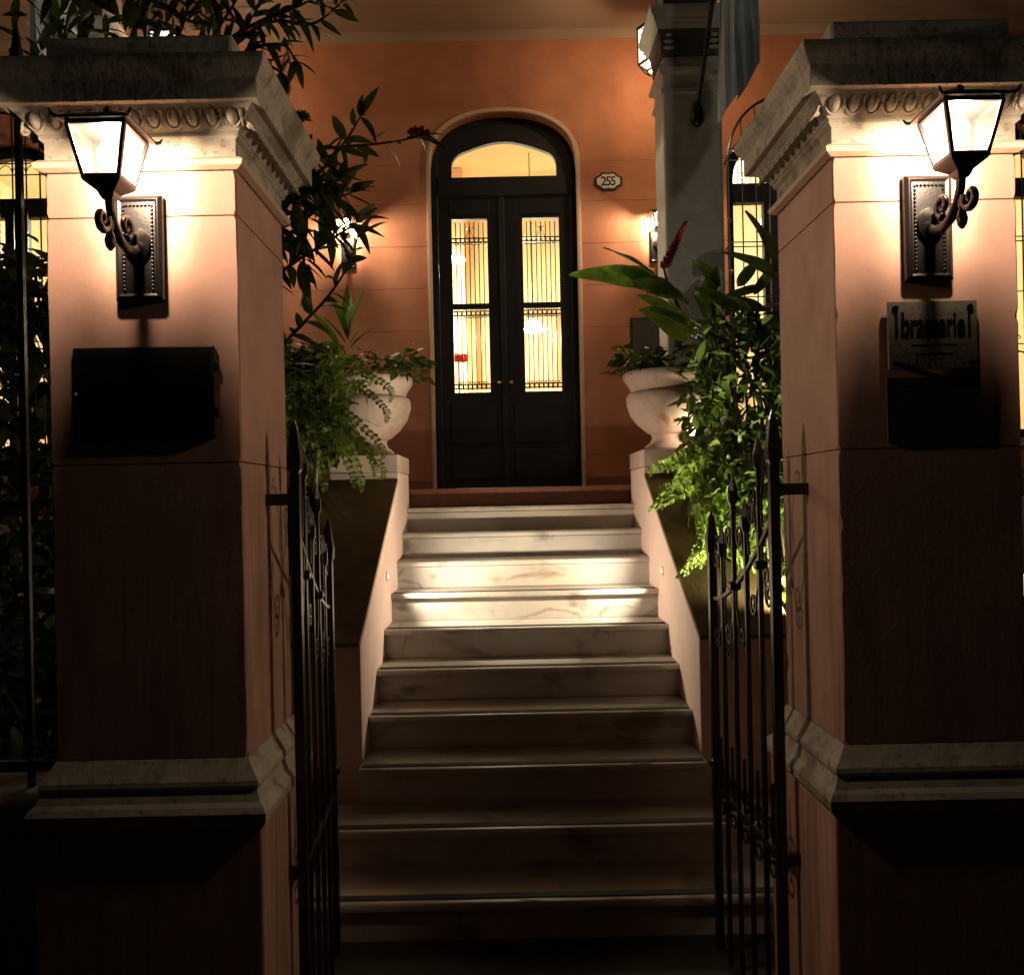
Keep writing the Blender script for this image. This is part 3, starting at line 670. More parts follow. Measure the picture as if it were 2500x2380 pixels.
# windows with projecting iron cages
def window(c, h, cage=True):
    y = DW + 0.12
    out = [(c - h, WZ0)] + arch(c, h, WSP, WRI, 20) + [(c + h, WZ0)]
    inn = [(c - h + 0.085, WZ0)] + arch(c, h - 0.085, WSP, WRI - 0.10, 20) + [(c + h - 0.085, WZ0)]
    w = band(out, inn, y, y + 0.08, 'window', 'door_wood', hs)
    MB().box(c - 0.10, c + 0.10, y + 0.002, y + 0.078, WZ0 + 0.001, WSP - 0.03).build('mullion', 'door_wood', w)
    MB().box(c - h + 0.06, c + h - 0.06, y - 0.012, y + 0.079, WSP - 0.19, WSP - 0.02).build('transom', 'door_wood', w)
    MB().box(c - h + 0.05, c + h - 0.05, y - 0.01, y + 0.077, WZ0 + 0.0015, WZ0 + 0.09).build('sill_rail', 'door_wood', w)
    MB().prism([(a, b) for a, b in inn], y + 0.04, y + 0.044).build('pane', 'window_glass', w)
    box('window_sill', 'trim_paint', hs, c - h - 0.06, c + h + 0.06, DW - 0.10, DW - 0.002, WZ0 - 0.07, WZ0 - 0.002, 0.01)
    if not cage: return
    yb = DW - 0.14
    n = 8
    for k in range(n + 1):
        x = c - h - 0.02 + (2 * h + 0.04) * k / n
        e = (x - c) / (h + 0.02); zt = WSP + 0.10 + 0.55 * math.sqrt(max(0, 1 - e * e))
        MB().tube([(x, yb, WZ0 - 0.02), (x, yb, zt)], 0.0075, 4).build('cage_bar', 'iron', w)
    for z in (WZ0 + 0.02, WZ0 + 0.75, WZ0 + 0.82, WZ0 + 1.28, WZ0 + 1.72, WZ0 + 1.76, WSP + 0.10, WSP + 0.2):
        MB().tube([(c - h - 0.02, yb, z), (c + h + 0.02, yb, z)], 0.0065, 4).build('cage_rail', 'iron', w)
    ring = [(c + (h + 0.02) * math.cos(math.pi * i / 20), yb, WSP + 0.10 + 0.55 * math.sin(math.pi * i / 20)) for i in range(21)]
    MB().tube(ring, 0.012, 6).build('cage_arch', 'iron', w)
    for k in range(n):
        x = c - h - 0.02 + (2 * h + 0.04) * (k + 0.5) / n; q = (h + 0.02) / n
        MB().tube([(x + q * math.cos(math.pi * i / 8), yb, WZ0 + 0.70 + q * math.sin(math.pi * i / 8)) for i in range(9)], 0.0045, 4).build('cage_scroll', 'iron', w)
        MB().tube(spiral((x, yb, WZ0 + 0.785 + 0.085), 0.045, 0.012, -math.pi / 2, 0.9 if k % 2 else -0.9, Vector((1, 0, 0)), Vector((0, 0, 1)), 10), 0.0045, 4).build('cage_scroll', 'iron', w)
        MB().tube([(x + q * math.cos(math.pi * i / 8), yb, WSP + 0.10 + 1.4 * q * math.sin(math.pi * i / 8)) for i in range(9)], 0.0045, 4).build('cage_scroll', 'iron', w)
    for sx in (-1, 1):
        x = c + sx * (h + 0.02)
        for z in (WZ0 + 0.02, WZ0 + 0.80, WZ0 + 1.74, WSP + 0.12):
            MB().tube([(x, yb, z), (x, DW, z)], 0.008, 4).build('cage_tie', 'iron', w)
        b = MB()
        for z in (WZ0 + 0.4, WZ0 + 1.05, WZ0 + 1.5, WZ0 + 1.95, WSP + 0.12):
            b.ball((x - sx * 0.0, yb, z), 0.018, 0.016, 0.03, 8, 5)
        b.build('cage_knob', 'iron', w)
for i, (c, h) in enumerate(WINS): window(c, h)
# porch: floor edge, podium, ceiling, columns
box('porch_floor', 'terracotta', hs, -8.0, 8.0, 6.50, 8.6, 1.652, ZF, 0.012)
box('podium_wall', 'wall_plaster', hs, -8.0, 8.0, 6.53, 7.9, 0.0, 1.6505)
box('porch_ceiling', 'ceiling_paint', hs, -8.0, 8.0, 6.2, 8.4, ZC + 0.003, ZC + 0.3)
MB().prism([(DW - 0.002, ZC - 0.05), (DW - 0.03, ZC - 0.03), (DW - 0.09, ZC + 0.001), (DW - 0.002, ZC + 0.001)], -8.0, 8.0, 'x').build('ceiling_cove', 'ceiling_paint', hs)
def column(cx, w):
    hx, cy, hy = w / 2, 6.72, 0.19
    c = MB().sq(cx, cy, hx - 0.0, hy, [(0, ZF + 0.16), (0, 4.90)]).build('porch_column', 'column_stone', hs, 0.022)
    MB().sq(cx, cy, hx, hy, [(0.05, ZF + 0.001), (0.05, ZF + 0.10), (0.02, ZF + 0.14), (0.002, ZF + 0.159)]).build('column_base', 'column_stone', c, 0.004)
    MB().sq(cx, cy, hx, hy, [(0.003, 4.62), (0.016, 4.63), (0.016, 4.655), (0.003, 4.665)]).build('necking', 'column_stone', c)
    MB().sq(cx, cy, hx, hy, [(0.004, 4.76), (0.03, 4.775), (0.036, 4.80), (0.02, 4.83), (0.004, 4.835)]).build('astragal', 'column_stone', c)
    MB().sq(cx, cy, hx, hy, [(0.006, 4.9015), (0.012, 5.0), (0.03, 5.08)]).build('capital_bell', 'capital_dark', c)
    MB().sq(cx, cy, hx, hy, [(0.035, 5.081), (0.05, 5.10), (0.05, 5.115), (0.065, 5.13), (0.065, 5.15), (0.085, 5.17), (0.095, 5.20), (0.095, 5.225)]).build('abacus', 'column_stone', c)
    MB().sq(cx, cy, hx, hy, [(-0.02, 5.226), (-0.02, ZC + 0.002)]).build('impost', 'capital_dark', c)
    b = MB()
    for k in range(3):
        for sx in (-1, 1):
            b.ball((cx + sx * (hx - 0.05), cy - hy - 0.015, 4.95 + 0.045 * k), 0.045 - 0.008 * k, 0.02, 0.014, 8, 5)
    b.build('capital_leaf', 'column_stone', c, smooth=True)
column(1.405, 0.43); column(-3.08, 0.43); column(5.6, 0.43)
# lit room behind the glass
box('room_back', 'cream_room', hs, -6.0, 6.0, 12.0, 12.2, ZF - 0.02, ZC)
box('room_ceiling', 'cream_room', hs, -6.0, 6.0, 8.402, 12.2, ZC - 0.2, ZC - 0.05)
box('room_floor', 'room_floor', hs, -6.0, 6.0, 8.602, 12.2, ZF - 0.1, ZF - 0.021)
box('room_side', 'cream_room', hs, -6.2, -6.001, 8.26, 12.2, ZF - 0.02, ZC); box('room_side', 'cream_room', hs, 6.001, 6.2, 8.26, 12.2, ZF - 0.02, ZC)
for k, x_ in enumerate((-0.62, 0.95)): box('room_partition', 'peach_room', hs, x_, x_ + 0.16, 10.6, 11.99, ZF - 0.02, ZC - 0.205)
box('room_dado', 'room_floor', hs, -5.99, 5.99, 11.97, 11.998, ZF, ZF + 0.9)

def pendant(x, y, z, label, w):
    t = thing('pendant_lamp', (x, y, z), label, 'lamp', 'pendant lamps inside the house')
    MB().lathe((x, y, z), [(0.17, 0.0), (0.165, 0.03), (0.10, 0.09), (0.03, 0.12), (0.012, 0.13)], 20).build('lamp_shade', 'shade_glow', t, smooth=True)
    MB().tube([(x, y, z + 0.12), (x, y, ZC - 0.2)], 0.006, 6).build('cord', 'iron', t)
    MB().ball((x, y, z - 0.0), 0.05, 0.05, 0.05, 10, 8).build('bulb', 'bulb_glow', t, smooth=True)
    light('lamp', 'POINT', (x, y, z - 0.1), w, ROOM_C, t, 0.08)
p = P(1300, 806, 10.2); pendant(p.x, p.y, p.z, 'white glowing pendant shade seen through the door glass', ROOM_W)
p = P(1098, 636, 9.6); pendant(p.x, p.y, p.z, 'bright glowing lamp at the edge of the door glass', ROOM_W)
pendant(3.0, 10.0, 4.7, 'glowing pendant lamp inside, behind the caged window by the column', ROOM_W)
pendant(-3.6, 10.0, 4.7, 'glowing pendant lamp inside, behind the window seen through the fence', ROOM_W)
for x_, y_, lb_ in ((0.02, 9.45, 'pale dining chair glimpsed through the door glass beside the table'), (0.62, 9.55, 'ochre dining chair glimpsed low in the door glass')):
    ch_ = thing('dining_chair', (x_, y_, ZF - 0.02), lb_, 'chair', 'dining chairs inside the house'); zf_ = ZF - 0.02
    box('seat', 'peach_room', ch_, x_ - 0.2, x_ + 0.2, y_ - 0.2, y_ + 0.2, zf_ + 0.42, zf_ + 0.47, 0.015)
    box('backrest', 'peach_room', ch_, x_ - 0.2, x_ + 0.2, y_ - 0.2, y_ - 0.16, zf_ + 0.52, zf_ + 1.0, 0.015)
    for sx in (-1, 1):
        for sy in (-1, 1): box('leg', 'room_floor', ch_, x_ + sx * 0.17 - 0.018, x_ + sx * 0.17 + 0.018, y_ + sy * 0.17 - 0.018, y_ + sy * 0.17 + 0.018, zf_, zf_ + (1.0 if sy < 0 else 0.42))
wp = thing('wall_picture', (0.2, 11.97, 3.6), 'framed picture on the back wall seen through the door glass', 'picture')
box('picture_frame', 'room_floor', wp, -0.35, 0.75, 11.94, 11.969, 3.2, 4.2, 0.01); box('canvas', 'peach_room', wp, -0.29, 0.69, 11.932, 11.9395, 3.26, 4.14)
# table with a red flower inside
tb = thing('dining_table', (0.30, 9.9, ZF - 0.02), 'cloth-covered dining table glimpsed through the door glass', 'table')
MB().lathe((0.30, 9.9, ZF - 0.02), [(0.03, 0.05), (0.03, 0.72)], 10).build('table_leg', 'iron', tb)
MB().lathe((0.30, 9.9, ZF - 0.02), [(0.45, 0.50), (0.44, 0.60), (0.42, 0.735), (0.41, 0.745)], 24).build('tablecloth', 'white_enamel', tb)
p = P(1120, 874, 9.3)
fv = thing('flower_vase', (p.x, p.y, ZF - 0.02), 'red flower in a tall vase glimpsed through the door glass', 'flower')
MB().lathe((p.x, p.y, ZF - 0.02), [(0.10, 0.0), (0.13, 0.3), (0.06, 0.75), (0.08, 0.95)], 16).build('vase', 'cream_room', fv, smooth=True)
MB().tube([(p.x, p.y, ZF + 0.9), (p.x, p.y, p.z)], 0.008, 6).build('stem', 'stem_green', fv)
b = MB()
for k in range(14):
    a = k * 2.4; b.ball(p + Vector((0.05 * math.cos(a), 0.05 * math.sin(a), 0.012 * (k % 5) - 0.02)), 0.045, 0.02, 0.03, 6, 4)
b.build('petals', 'red_bloom', fv)

# house number
p = P(1485, 444, DW)
hn = thing('house_number_sign', (p.x, DW, p.z), 'white enamel number plate reading 255 with black cartouche border', 'sign')
def cart(w, h):
    q = [(-w, -0.4 * h), (-0.62 * w, -0.72 * h), (-0.48 * w, -h), (-0.16 * w, -h), (0, -0.9 * h), (0.16 * w, -h), (0.48 * w, -h), (0.62 * w, -0.72 * h), (w, -0.4 * h)]
    q += [(a, -b_) for a, b_ in q[::-1]]
    return [(p.x + a, p.z + b_) for a, b_ in q]
MB().prism(cart(0.126, 0.080), DW - 0.012, DW - 0.0005).build('border', 'black_paint', hn)
MB().prism(cart(0.103, 0.063), DW - 0.0145, DW - 0.0125).build('plate', 'white_enamel', hn)
place('lettering', text_mesh('255', 0.115, 'black_paint', 0.0008, 0.92, 1.0, 0.80, 0.0022), hn, Matrix.Translation((p.x, DW - 0.0158, p.z - 0.004)))
# dark boards low on the house wall
for (xa, ya, xb, yb_), lb in (((1539, 776, 1612, 905), 'black board on the house wall behind the gold-marked urn'), ((690, 853, 800, 960), 'black board on the house wall behind the fern-hung urn')):
    a, b_ = P(xa, ya, DW - 0.03), P(xb, yb_, DW - 0.03)
    t = thing('menu_board', ((a.x + b_.x) / 2, DW, b_.z), lb, 'board')
    box('board_frame', 'black_paint', t, a.x, b_.x, DW - 0.035, DW - 0.001, b_.z, a.z, 0.004)
    box('board_face', 'plaque_dark', t, a.x + 0.02, b_.x - 0.02, DW - 0.038, DW - 0.0352, b_.z + 0.02, a.z - 0.02)

# hanging lantern in the porch
hl = thing('hanging_lantern', (1.285, 7.2, 5.11), 'glowing ornate hanging lantern half hidden behind the column capital', 'lantern')
hx_ = lambda r, z: [Vector((1.285 + r * math.cos(R(60 * i)), 7.2 + r * math.sin(R(60 * i)), z)) for i in range(6)]
fr = MB(); lo, md, hi = hx_(0.10, 5.11), hx_(0.165, 5.16), hx_(0.165, 5.44)
for i in range(6):
    k = (i + 1) % 6
    fr.tube([lo[i], md[i], hi[i]], 0.009, 4); fr.tube([md[i], md[k]], 0.009, 4); fr.tube([hi[i], hi[k]], 0.009, 4); fr.tube([lo[i], lo[k]], 0.008, 4)
    a, b = (hi[i] + hi[k]) / 2, (md[i] + md[k]) / 2; e = (hi[k] - hi[i]).normalized()
    for sx in (-1, 1):
        fr.tube(spiral(a + e * sx * 0.04 - Vector((0, 0, 0.04)), 0.035, 0.008, math.pi / 2, sx * 0.9, e, Vector((0, 0, 1)), 9), 0.004, 4)
        fr.tube(spiral(b + e * sx * 0.04 + Vector((0, 0, 0.04)), 0.035, 0.008, -math.pi / 2, -sx * 0.9, e, Vector((0, 0, 1)), 9), 0.004, 4)
fr.build('cage_frame', 'iron', hl)
for i in range(6):
    k = (i + 1) % 6
    MB().add([md[i], md[k], hi[k], hi[i]], [(0, 1, 2, 3)]).build('pane', 'hanging_glass', hl, fix=False)
MB().loft([hx_(0.18, 5.442), hx_(0.17, 5.46), hx_(0.06, 5.53), hx_(0.02, 5.56)]).build('roof', 'iron', hl)
MB().tube([(1.285, 7.2, 5.55), (1.285, 7.2, ZC)], 0.008, 6).build('chain', 'iron', hl)
MB().ball((1.285, 7.2, 5.30), 0.03, 0.03, 0.05).build('bulb', 'bulb_glow', hl, smooth=True)
light('lamp', 'POINT', (1.285, 7.2, 5.30), HANG_W, (1.0, 0.66, 0.38), hl, 0.05)

# flag and pole
fp = thing('flag_pole', (1.43, 6.53, 4.45), 'dark flag pole slanting up from the grey column', 'pole')
MB().tube([(1.43, 6.53, 4.44), (1.43, 6.0, 4.95), (1.45, 5.2, 5.72)], 0.016, 8).build('pole', 'iron', fp)
MB().lathe((1.43, 6.50, 4.45), [(0.02, -0.08), (0.045, -0.05), (0.045, 0.04), (0.025, 0.09)], 12).build('socket', 'iron', fp, smooth=True)
fl = MB(); nu, nv = 26, 30; vs = []
for j in range(nv + 1):
    for i in range(nu + 1):
        u, v = i / nu, j / nv
        top_z = 5.66 - 0.10 * u; bot = 4.10 + 0.05 * math.sin(u * 9) * 0.3 + (max(0, u - 0.02)) * 0.42 - 0.05 * (u > 0.85) * (u - 0.85)
        z = top_z + (bot - top_z) * v
        x = 1.425 + 0.275 * u + 0.012 * math.sin(v * 5 + u * 4) - 0.02 * (1 - v) * u
        y = 5.72 + 0.055 * math.sin(u * 14 + v * 1.2) * (0.5 + 0.5 * v) + 0.03 * math.sin(u * 29 + 2 * v) + 0.12 * u
        vs.append((x, y, z))
fl.add(vs, [(j * (nu + 1) + i, j * (nu + 1) + i + 1, (j + 1) * (nu + 1) + i + 1, (j + 1) * (nu + 1) + i) for j in range(nv) for i in range(nu)])
fo = fl.build('flag', 'flag_cloth', None, smooth=True); tag(fo, 'limp blue-grey flag hanging in front of the grey column', 'flag')
sm = fo.modifiers.new('solidify', 'SOLIDIFY'); sm.thickness = 0.004

fp2 = copy_tree(fp); fp2.location = (-3.05, 6.53, 4.45); tag(fp2, 'dark flag pole half lost behind the foliage above the menu case pillar')
fo2 = fo.copy(); COL.objects.link(fo2); fo2.location = (-4.43, 0, 0.33); tag(fo2, 'limp grey flag glimpsed through leaves above the menu case pillar')
hl2 = copy_tree(hl); hl2.location = (-2.66, 7.2, 5.11); tag(hl2, 'hanging porch lantern sparkling through the leaves above the menu case pillar')
for o_ in (fp, fp2): o_['group'] = 'flag poles on the porch columns'
for o_ in (fo, fo2): o_['group'] = 'limp flags on the porch'
for o_ in (hl, hl2): o_['group'] = 'hanging porch lanterns'

# ------------------------------------------------------------------ urns
def urn(x, label, marked):
    t = thing('urn', (x, 6.08, 2.0005), label, 'urn', 'plaster urns on the stair pedestals'); c = (x, 6.08, 2.0005); SL = lambda pr: [(r_ * 0.94, z_) for r_, z_ in pr]
    MB().lathe(c, SL([(0.165, 0.0), (0.172, 0.018), (0.160, 0.036), (0.125, 0.060), (0.112, 0.090), (0.118, 0.110)]), 36).build('foot', 'urn_plaster', t, smooth=True)
    MB().lathe(c, SL([(0.114, 0.1105), (0.150, 0.128), (0.215, 0.180), (0.265, 0.245), (0.290, 0.320), (0.292, 0.365), (0.280, 0.388), (0.262, 0.398)]), 40).build('bowl', 'urn_plaster', t, smooth=True)
    MB().lathe(c, SL([(0.258, 0.3985), (0.258, 0.415), (0.275, 0.445), (0.300, 0.475), (0.309, 0.495), (0.309, 0.525), (0.298, 0.535), (0.270, 0.535), (0.25, 0.50), (0.24, 0.47)]), 40).build('rim', 'urn_plaster', t, smooth=True)
    MB().lathe(c, SL([(0.238, 0.465), (0.20, 0.485), (0.10, 0.495), (0.01, 0.497)]), 20).build('soil', 'soil', t)
    if marked:                                   # slanted gilt monogram
        ctr = P(1620, 1019, 5.81); e = Vector((0.82, 0.08, -0.57)); n_ = Vector((0.57, -0.05, 0.82)); b = MB()
        for k in range(4):
            q = ctr + e * (0.024 * (k - 1.5)); b.tube([q - n_ * 0.02, q + n_ * 0.022], 0.004, 4)
            b.tube([q + n_ * 0.02, q + e * 0.014 + n_ * 0.006, q - n_ * 0.002, q + e * 0.018 - n_ * 0.02], 0.0035, 4)
        b.tube([ctr - e * 0.065 - n_ * 0.026, ctr + e * 0.06 - n_ * 0.026], 0.004, 4)
        for v_ in b.v:                           # lie on the bowl's skin
            r = math.hypot(v_.x - x, v_.y - 6.08); h = v_.z - 2.0005
            pr = [(0.1105, 0.114), (0.128, 0.150), (0.180, 0.215), (0.245, 0.265), (0.320, 0.290), (0.365, 0.292)]
            rr = pr[-1][1]
            for (z0, r0), (z1, r1) in zip(pr[:-1], pr[1:]):
                if z0 <= h <= z1: rr = r0 + (r1 - r0) * (h - z0) / (z1 - z0)
            k_ = (rr * 0.94 + 0.003) / r; v_.x = x + (v_.x - x) * k_; v_.y = 6.08 + (v_.y - 6.08) * k_
        b.build('gilt_monogram', 'gold', t)
urn(-0.92, 'pale plaster urn overhung by ferns on the stair pedestal', False)
urn(1.092, 'pale plaster urn with a small gilt monogram on the stair pedestal', True)

# ------------------------------------------------------------------ plants
def leaf_mesh(name, m, L, Wd, droop=0.25, fold=0.25, n=6, tip=1.0, wave=0.0):
    vs, fs = [], []
    for i in range(n + 1):
        t = i / n
        w = Wd * 0.5 * (math.sin(math.pi * min(1, t ** 0.8)) ** 0.75) if 0 < t < 1 else Wd * 0.03
        z = -droop * L * t * t; y = L * t
        wv = wave * Wd * math.sin(t * 11)
        vs += [(-w, y, z + fold * w + wv), (0, y, z), (w, y, z + fold * w - wv)]
        if i: a = 3 * (i - 1); fs += [(a, a + 1, a + 4, a + 3), (a + 1, a + 2, a + 5, a + 4)]
    me = bpy.data.meshes.new(name); me.from_pydata(vs, [], fs); me.materials.append(MATS[m])
    me.polygons.foreach_set('use_smooth', [True] * len(fs)); me.update(); return me
def aim(p, dr, roll=0.0, sc=1.0, up=(0, 0, 1)):
    y = Vector(dr).normalized(); up = Vector(up)
    if abs(y.z) > 0.97: up = Vector((0, -1, 0))
    x = y.cross(up).normalized(); z = x.cross(y)
    m = Matrix((x, y, z)).transposed().to_4x4()
    return Matrix.Translation(p) @ m @ Matrix.Rotation(roll, 4, 'Y') @ Matrix.Scale(sc, 4)
def bez(pts, n):
    pts = [Vector(p) for p in pts]; out = []
    k = len(pts) - 1
    for i in range(n + 1):
        t = i / n * k; j = min(int(t), k - 1); u = t - j
        p0, p1, p2, p3 = pts[max(j - 1, 0)], pts[j], pts[j + 1], pts[min(j + 2, k)]
        out.append(0.5 * ((2 * p1) + (p2 - p0) * u + (2 * p0 - 5 * p1 + 4 * p2 - p3) * u * u + (3 * p1 - p0 - 3 * p2 + p3) * u ** 3))
    return out
def rv(s=1.0): return Vector((random.uniform(-s, s), random.uniform(-s, s), random.uniform(-s, s)))
def scatter(t, meshes, name, pts_dirs, cap=280):
    """leaves that can be told apart are parts; what goes beyond the cap is joined into one mass"""
    random.shuffle(pts_dirs)
    for p_, d_, s_ in pts_dirs[:cap]:
        place(name, random.choice(meshes), t, aim(p_, d_, random.uniform(-0.7, 0.7), s_))
    rest = pts_dirs[cap:]
    if rest:
        mb = MB()
        for p_, d_, s_ in rest:
            me = random.choice(meshes); mx = aim(p_, d_, random.uniform(-0.7, 0.7), s_)
            mb.add([mx @ v.co for v in me.vertices], [tuple(q.vertices) for q in me.polygons])
        o = mb.build('foliage', meshes[0].materials[0].name, t, smooth=True, fix=False); o['kind'] = 'stuff'
LANCE = [leaf_mesh('leaf', 'leaf_dark', 0.115, 0.036, d, f) for d, f in ((0.2, 0.3), (0.4, 0.2), (0.05, 0.35), (0.6, 0.3))]
BIGL = [leaf_mesh('leaf', 'leaf_dark', 0.15, 0.052, d, f) for d, f in ((0.3, 0.25), (0.55, 0.2), (0.1, 0.3))]
TALL = [leaf_mesh('leaf', 'leaf_dark', 0.105, 0.029, d, f) for d, f in ((0.25, 0.25), (0.5, 0.2), (0.05, 0.3), (0.7, 0.25))]
MIDL = [leaf_mesh('leaf', 'leaf_mid', 0.115, 0.046, d, f) for d, f in ((0.3, 0.25), (0.6, 0.2), (0.1, 0.3))]
SMALL = [leaf_mesh('leaf', 'leaf_mid', 0.055, 0.030, d, f, 5) for d, f in ((0.3, 0.25), (0.6, 0.2), (0.1, 0.3))]
ROUND = [leaf_mesh('leaf', 'leaf_dark', 0.075, 0.055, d, f, 5) for d, f in ((0.3, 0.2), (0.5, 0.3))]

def branch_leaves(pts, step, out, start=0.15, size=1.0, ang=0.9, jitter=0.35, droop=0.15):
    ln = 0; acc = 0; k = random.random() * 6
    tot = sum((b - a).length for a, b in zip(pts[:-1], pts[1:]))
    for a, b in zip(pts[:-1], pts[1:]):
        seg = (b - a).length; tdir = (b - a).normalized(); ln += seg
        acc += seg
        while acc > step:
            acc -= step
            if ln / tot < start: continue
            k += 2.4
            side = tdir.cross(Vector((0, 0, 1)))
            if side.length < 0.1: side = Vector((1, 0, 0))
            side.normalize(); up = side.cross(tdir)
            o = side * math.cos(k) + up * math.sin(k)
            dr = tdir * math.cos(ang) + o * math.sin(ang) + rv(jitter) + Vector((0, 0, -droop))
            out.append((a + tdir * random.random() * seg, dr, size * random.uniform(0.7, 1.15)))
    for k in range(4): out.append((pts[-1], (pts[-1] - pts[-2]).normalized() + rv(0.6), size * random.uniform(0.7, 1.1)))

def flower_head(t, p_, r, m='red_petal', nm='flower_head'):
    b = MB()
    for k in range(40):
        d_ = rv().normalized(); d_.z = abs(d_.z) * 0.8 - 0.1
        b.tube([p_, p_ + d_ * r * 0.6, p_ + d_ * r], [0.004, 0.006, 0.001], 4)
    b.build(nm, m, t)

# --- shrub with long leaves behind the menu-case pillar
sh = thing('flowering_shrub', (-0.98, 3.55, 0.3), 'dark long-leaved flowering shrub spreading from behind the menu case pillar towards the door', 'shrub')
leaves = []
BR = [([P(640, 980, 3.5), P(690, 850, 3.35), P(745, 785, 3.3), P(800, 725, 3.25), P(850, 650, 3.2), P(872, 585, 3.2)], 0.034, 1.05),
      ([P(640, 520, 3.6), P(740, 455, 3.5), P(800, 400, 3.45), P(850, 335, 3.4), P(880, 285, 3.35)], 0.026, 1.0),
      ([P(660, 380, 3.6), P(760, 365, 3.5), P(850, 358, 3.45), P(950, 348, 3.4), P(1020, 335, 3.4)], 0.040, 1.0),
      ([P(640, 640, 3.6), P(720, 560, 3.5), P(790, 500, 3.45), P(860, 470, 3.4)], 0.018, 1.05),
      ([P(640, 560, 3.6), P(700, 500, 3.5), P(760, 470, 3.45), P(830, 440, 3.4)], 0.018, 1.05),
      ([P(640, 700, 3.6), P(720, 640, 3.5), P(800, 590, 3.45), P(870, 545, 3.4)], 0.024, 1.0),
      ([P(640, 470, 3.6), P(710, 440, 3.55), P(760, 420, 3.5), P(800, 450, 3.5)], 0.018, 1.0),
      ([P(640, 600, 3.62), P(690, 560, 3.6), P(730, 600, 3.55), P(745, 660, 3.5)], 0.022, 1.0)]
for pts, stp, sz in BR:
    c = bez(pts, 18)
    MB().tube([Vector((-0.98, 3.56, max(0.35, c[0].z - 0.9)))] + c, [0.012] + [0.009 - 0.006 * i / 18 for i in range(19)], 6).build('branch', 'bark', sh)
    branch_leaves(c, stp, leaves, 0.05, sz)
MB().tube([(-0.98, 3.55, 0.3), (-0.97, 3.56, 1.2), (-0.99, 3.55, 2.2), (-0.98, 3.56, 2.9)], [0.035, 0.030, 0.022, 0.012], 8).build('trunk', 'bark', sh)
for px, py, n_, r_ in ((720, 460, 18, 0.11), (790, 470, 12, 0.09), (700, 550, 18, 0.10), (690, 430, 10, 0.07), (745, 530, 10, 0.09)):
    c = P(px, py, 3.45)
    for k in range(n_):
        d_ = rv(); leaves.append((c + rv(r_), d_ + Vector((0, 0, -0.5)), random.uniform(0.75, 1.1)))
scatter(sh, LANCE, 'leaf', leaves, 280)
flower_head(sh, P(1022, 333, 3.4), 0.055); flower_head(sh, P(735, 290, 3.45), 0.045, 'leaf_dark', 'bud')

# --- tall shrub over the top of the menu-case pillar
ts = thing('tall_shrub', (-1.5, 3.3, 0.3), 'tall dark shrub whose leaves arch over the top of the menu case pillar', 'shrub')
leaves = []
TB = [[P(430, 250, 3.2), P(520, 130, 3.1), P(620, 60, 3.05), P(720, 20, 3.0), P(800, -20, 3.0)],
      [P(480, 250, 3.2), P(600, 130, 3.1), P(690, 110, 3.05), P(720, 150, 3.0)],
      [P(450, 200, 3.25), P(540, 60, 3.2), P(590, -20, 3.2)], [P(380, 200, 3.25), P(450, 50, 3.2), P(470, -60, 3.2)],
      [P(300, 200, 3.3), P(330, 60, 3.25), P(380, -60, 3.2)], [P(200, 200, 3.3), P(210, 60, 3.3), P(170, -60, 3.3)],
      [P(560, 200, 3.1), P(640, 160, 3.05), P(690, 180, 3.0)],
      [P(480, 200, 3.2), P(640, 60, 3.15), P(760, 60, 3.1), P(830, 10, 3.1)], [P(600, 60, 3.2), P(660, -30, 3.2), P(700, -90, 3.2)]]
for pts in TB:
    c = bez(pts, 14)
    MB().tube([Vector((-1.5, 3.32, c[0].z - 0.75))] + c, [0.012] + [0.009 - 0.006 * i / 14 for i in range(15)], 6).build('branch', 'bark', ts)
    branch_leaves(c, 0.019, leaves, 0.1, 1.0, 0.85)
for k in range(150): leaves.append((P(random.uniform(20, 540), random.uniform(-60, 130), random.uniform(3.1, 3.5)), rv() + Vector((0, 0, -0.2)), random.uniform(0.8, 1.3)))
MB().tube([(-1.5, 3.3, 0.3), (-1.52, 3.31, 1.4), (-1.49, 3.32, 2.4), (-1.5, 3.32, 3.0)], [0.04, 0.034, 0.026, 0.016], 8).build('trunk', 'bark', ts)
scatter(ts, TALL, 'leaf', leaves, 290)

# --- dense shrub behind the fence at the picture's edge
ds = thing('hedge_shrub', (-2.0, 3.7, 0.3), 'dense dark shrub behind the fence with window light sparkling through', 'shrub')
leaves = []
for k in range(1800):
    z = random.uniform(0.4, 2.72); x_ = -1.90 + random.gauss(0, 0.26); y_ = 3.6 + random.gauss(0, 0.22)
    leaves.append((Vector((min(x_, -1.36), max(2.95, y_), z)), rv() + Vector((0, -0.3, -0.3)), random.uniform(0.7, 1.2)))
scatter(ds, BIGL, 'leaf', leaves, 260)
for k in range(5):
    x_ = -2.25 + 0.2 * k
    MB().tube([(x_, 3.7, 0.3), (x_ + random.uniform(-.1, .1), 3.65, 1.4), (x_ + random.uniform(-.15, .15), 3.6, 2.7)], [0.02, 0.015, 0.006], 6).build('stem', 'bark', ds)

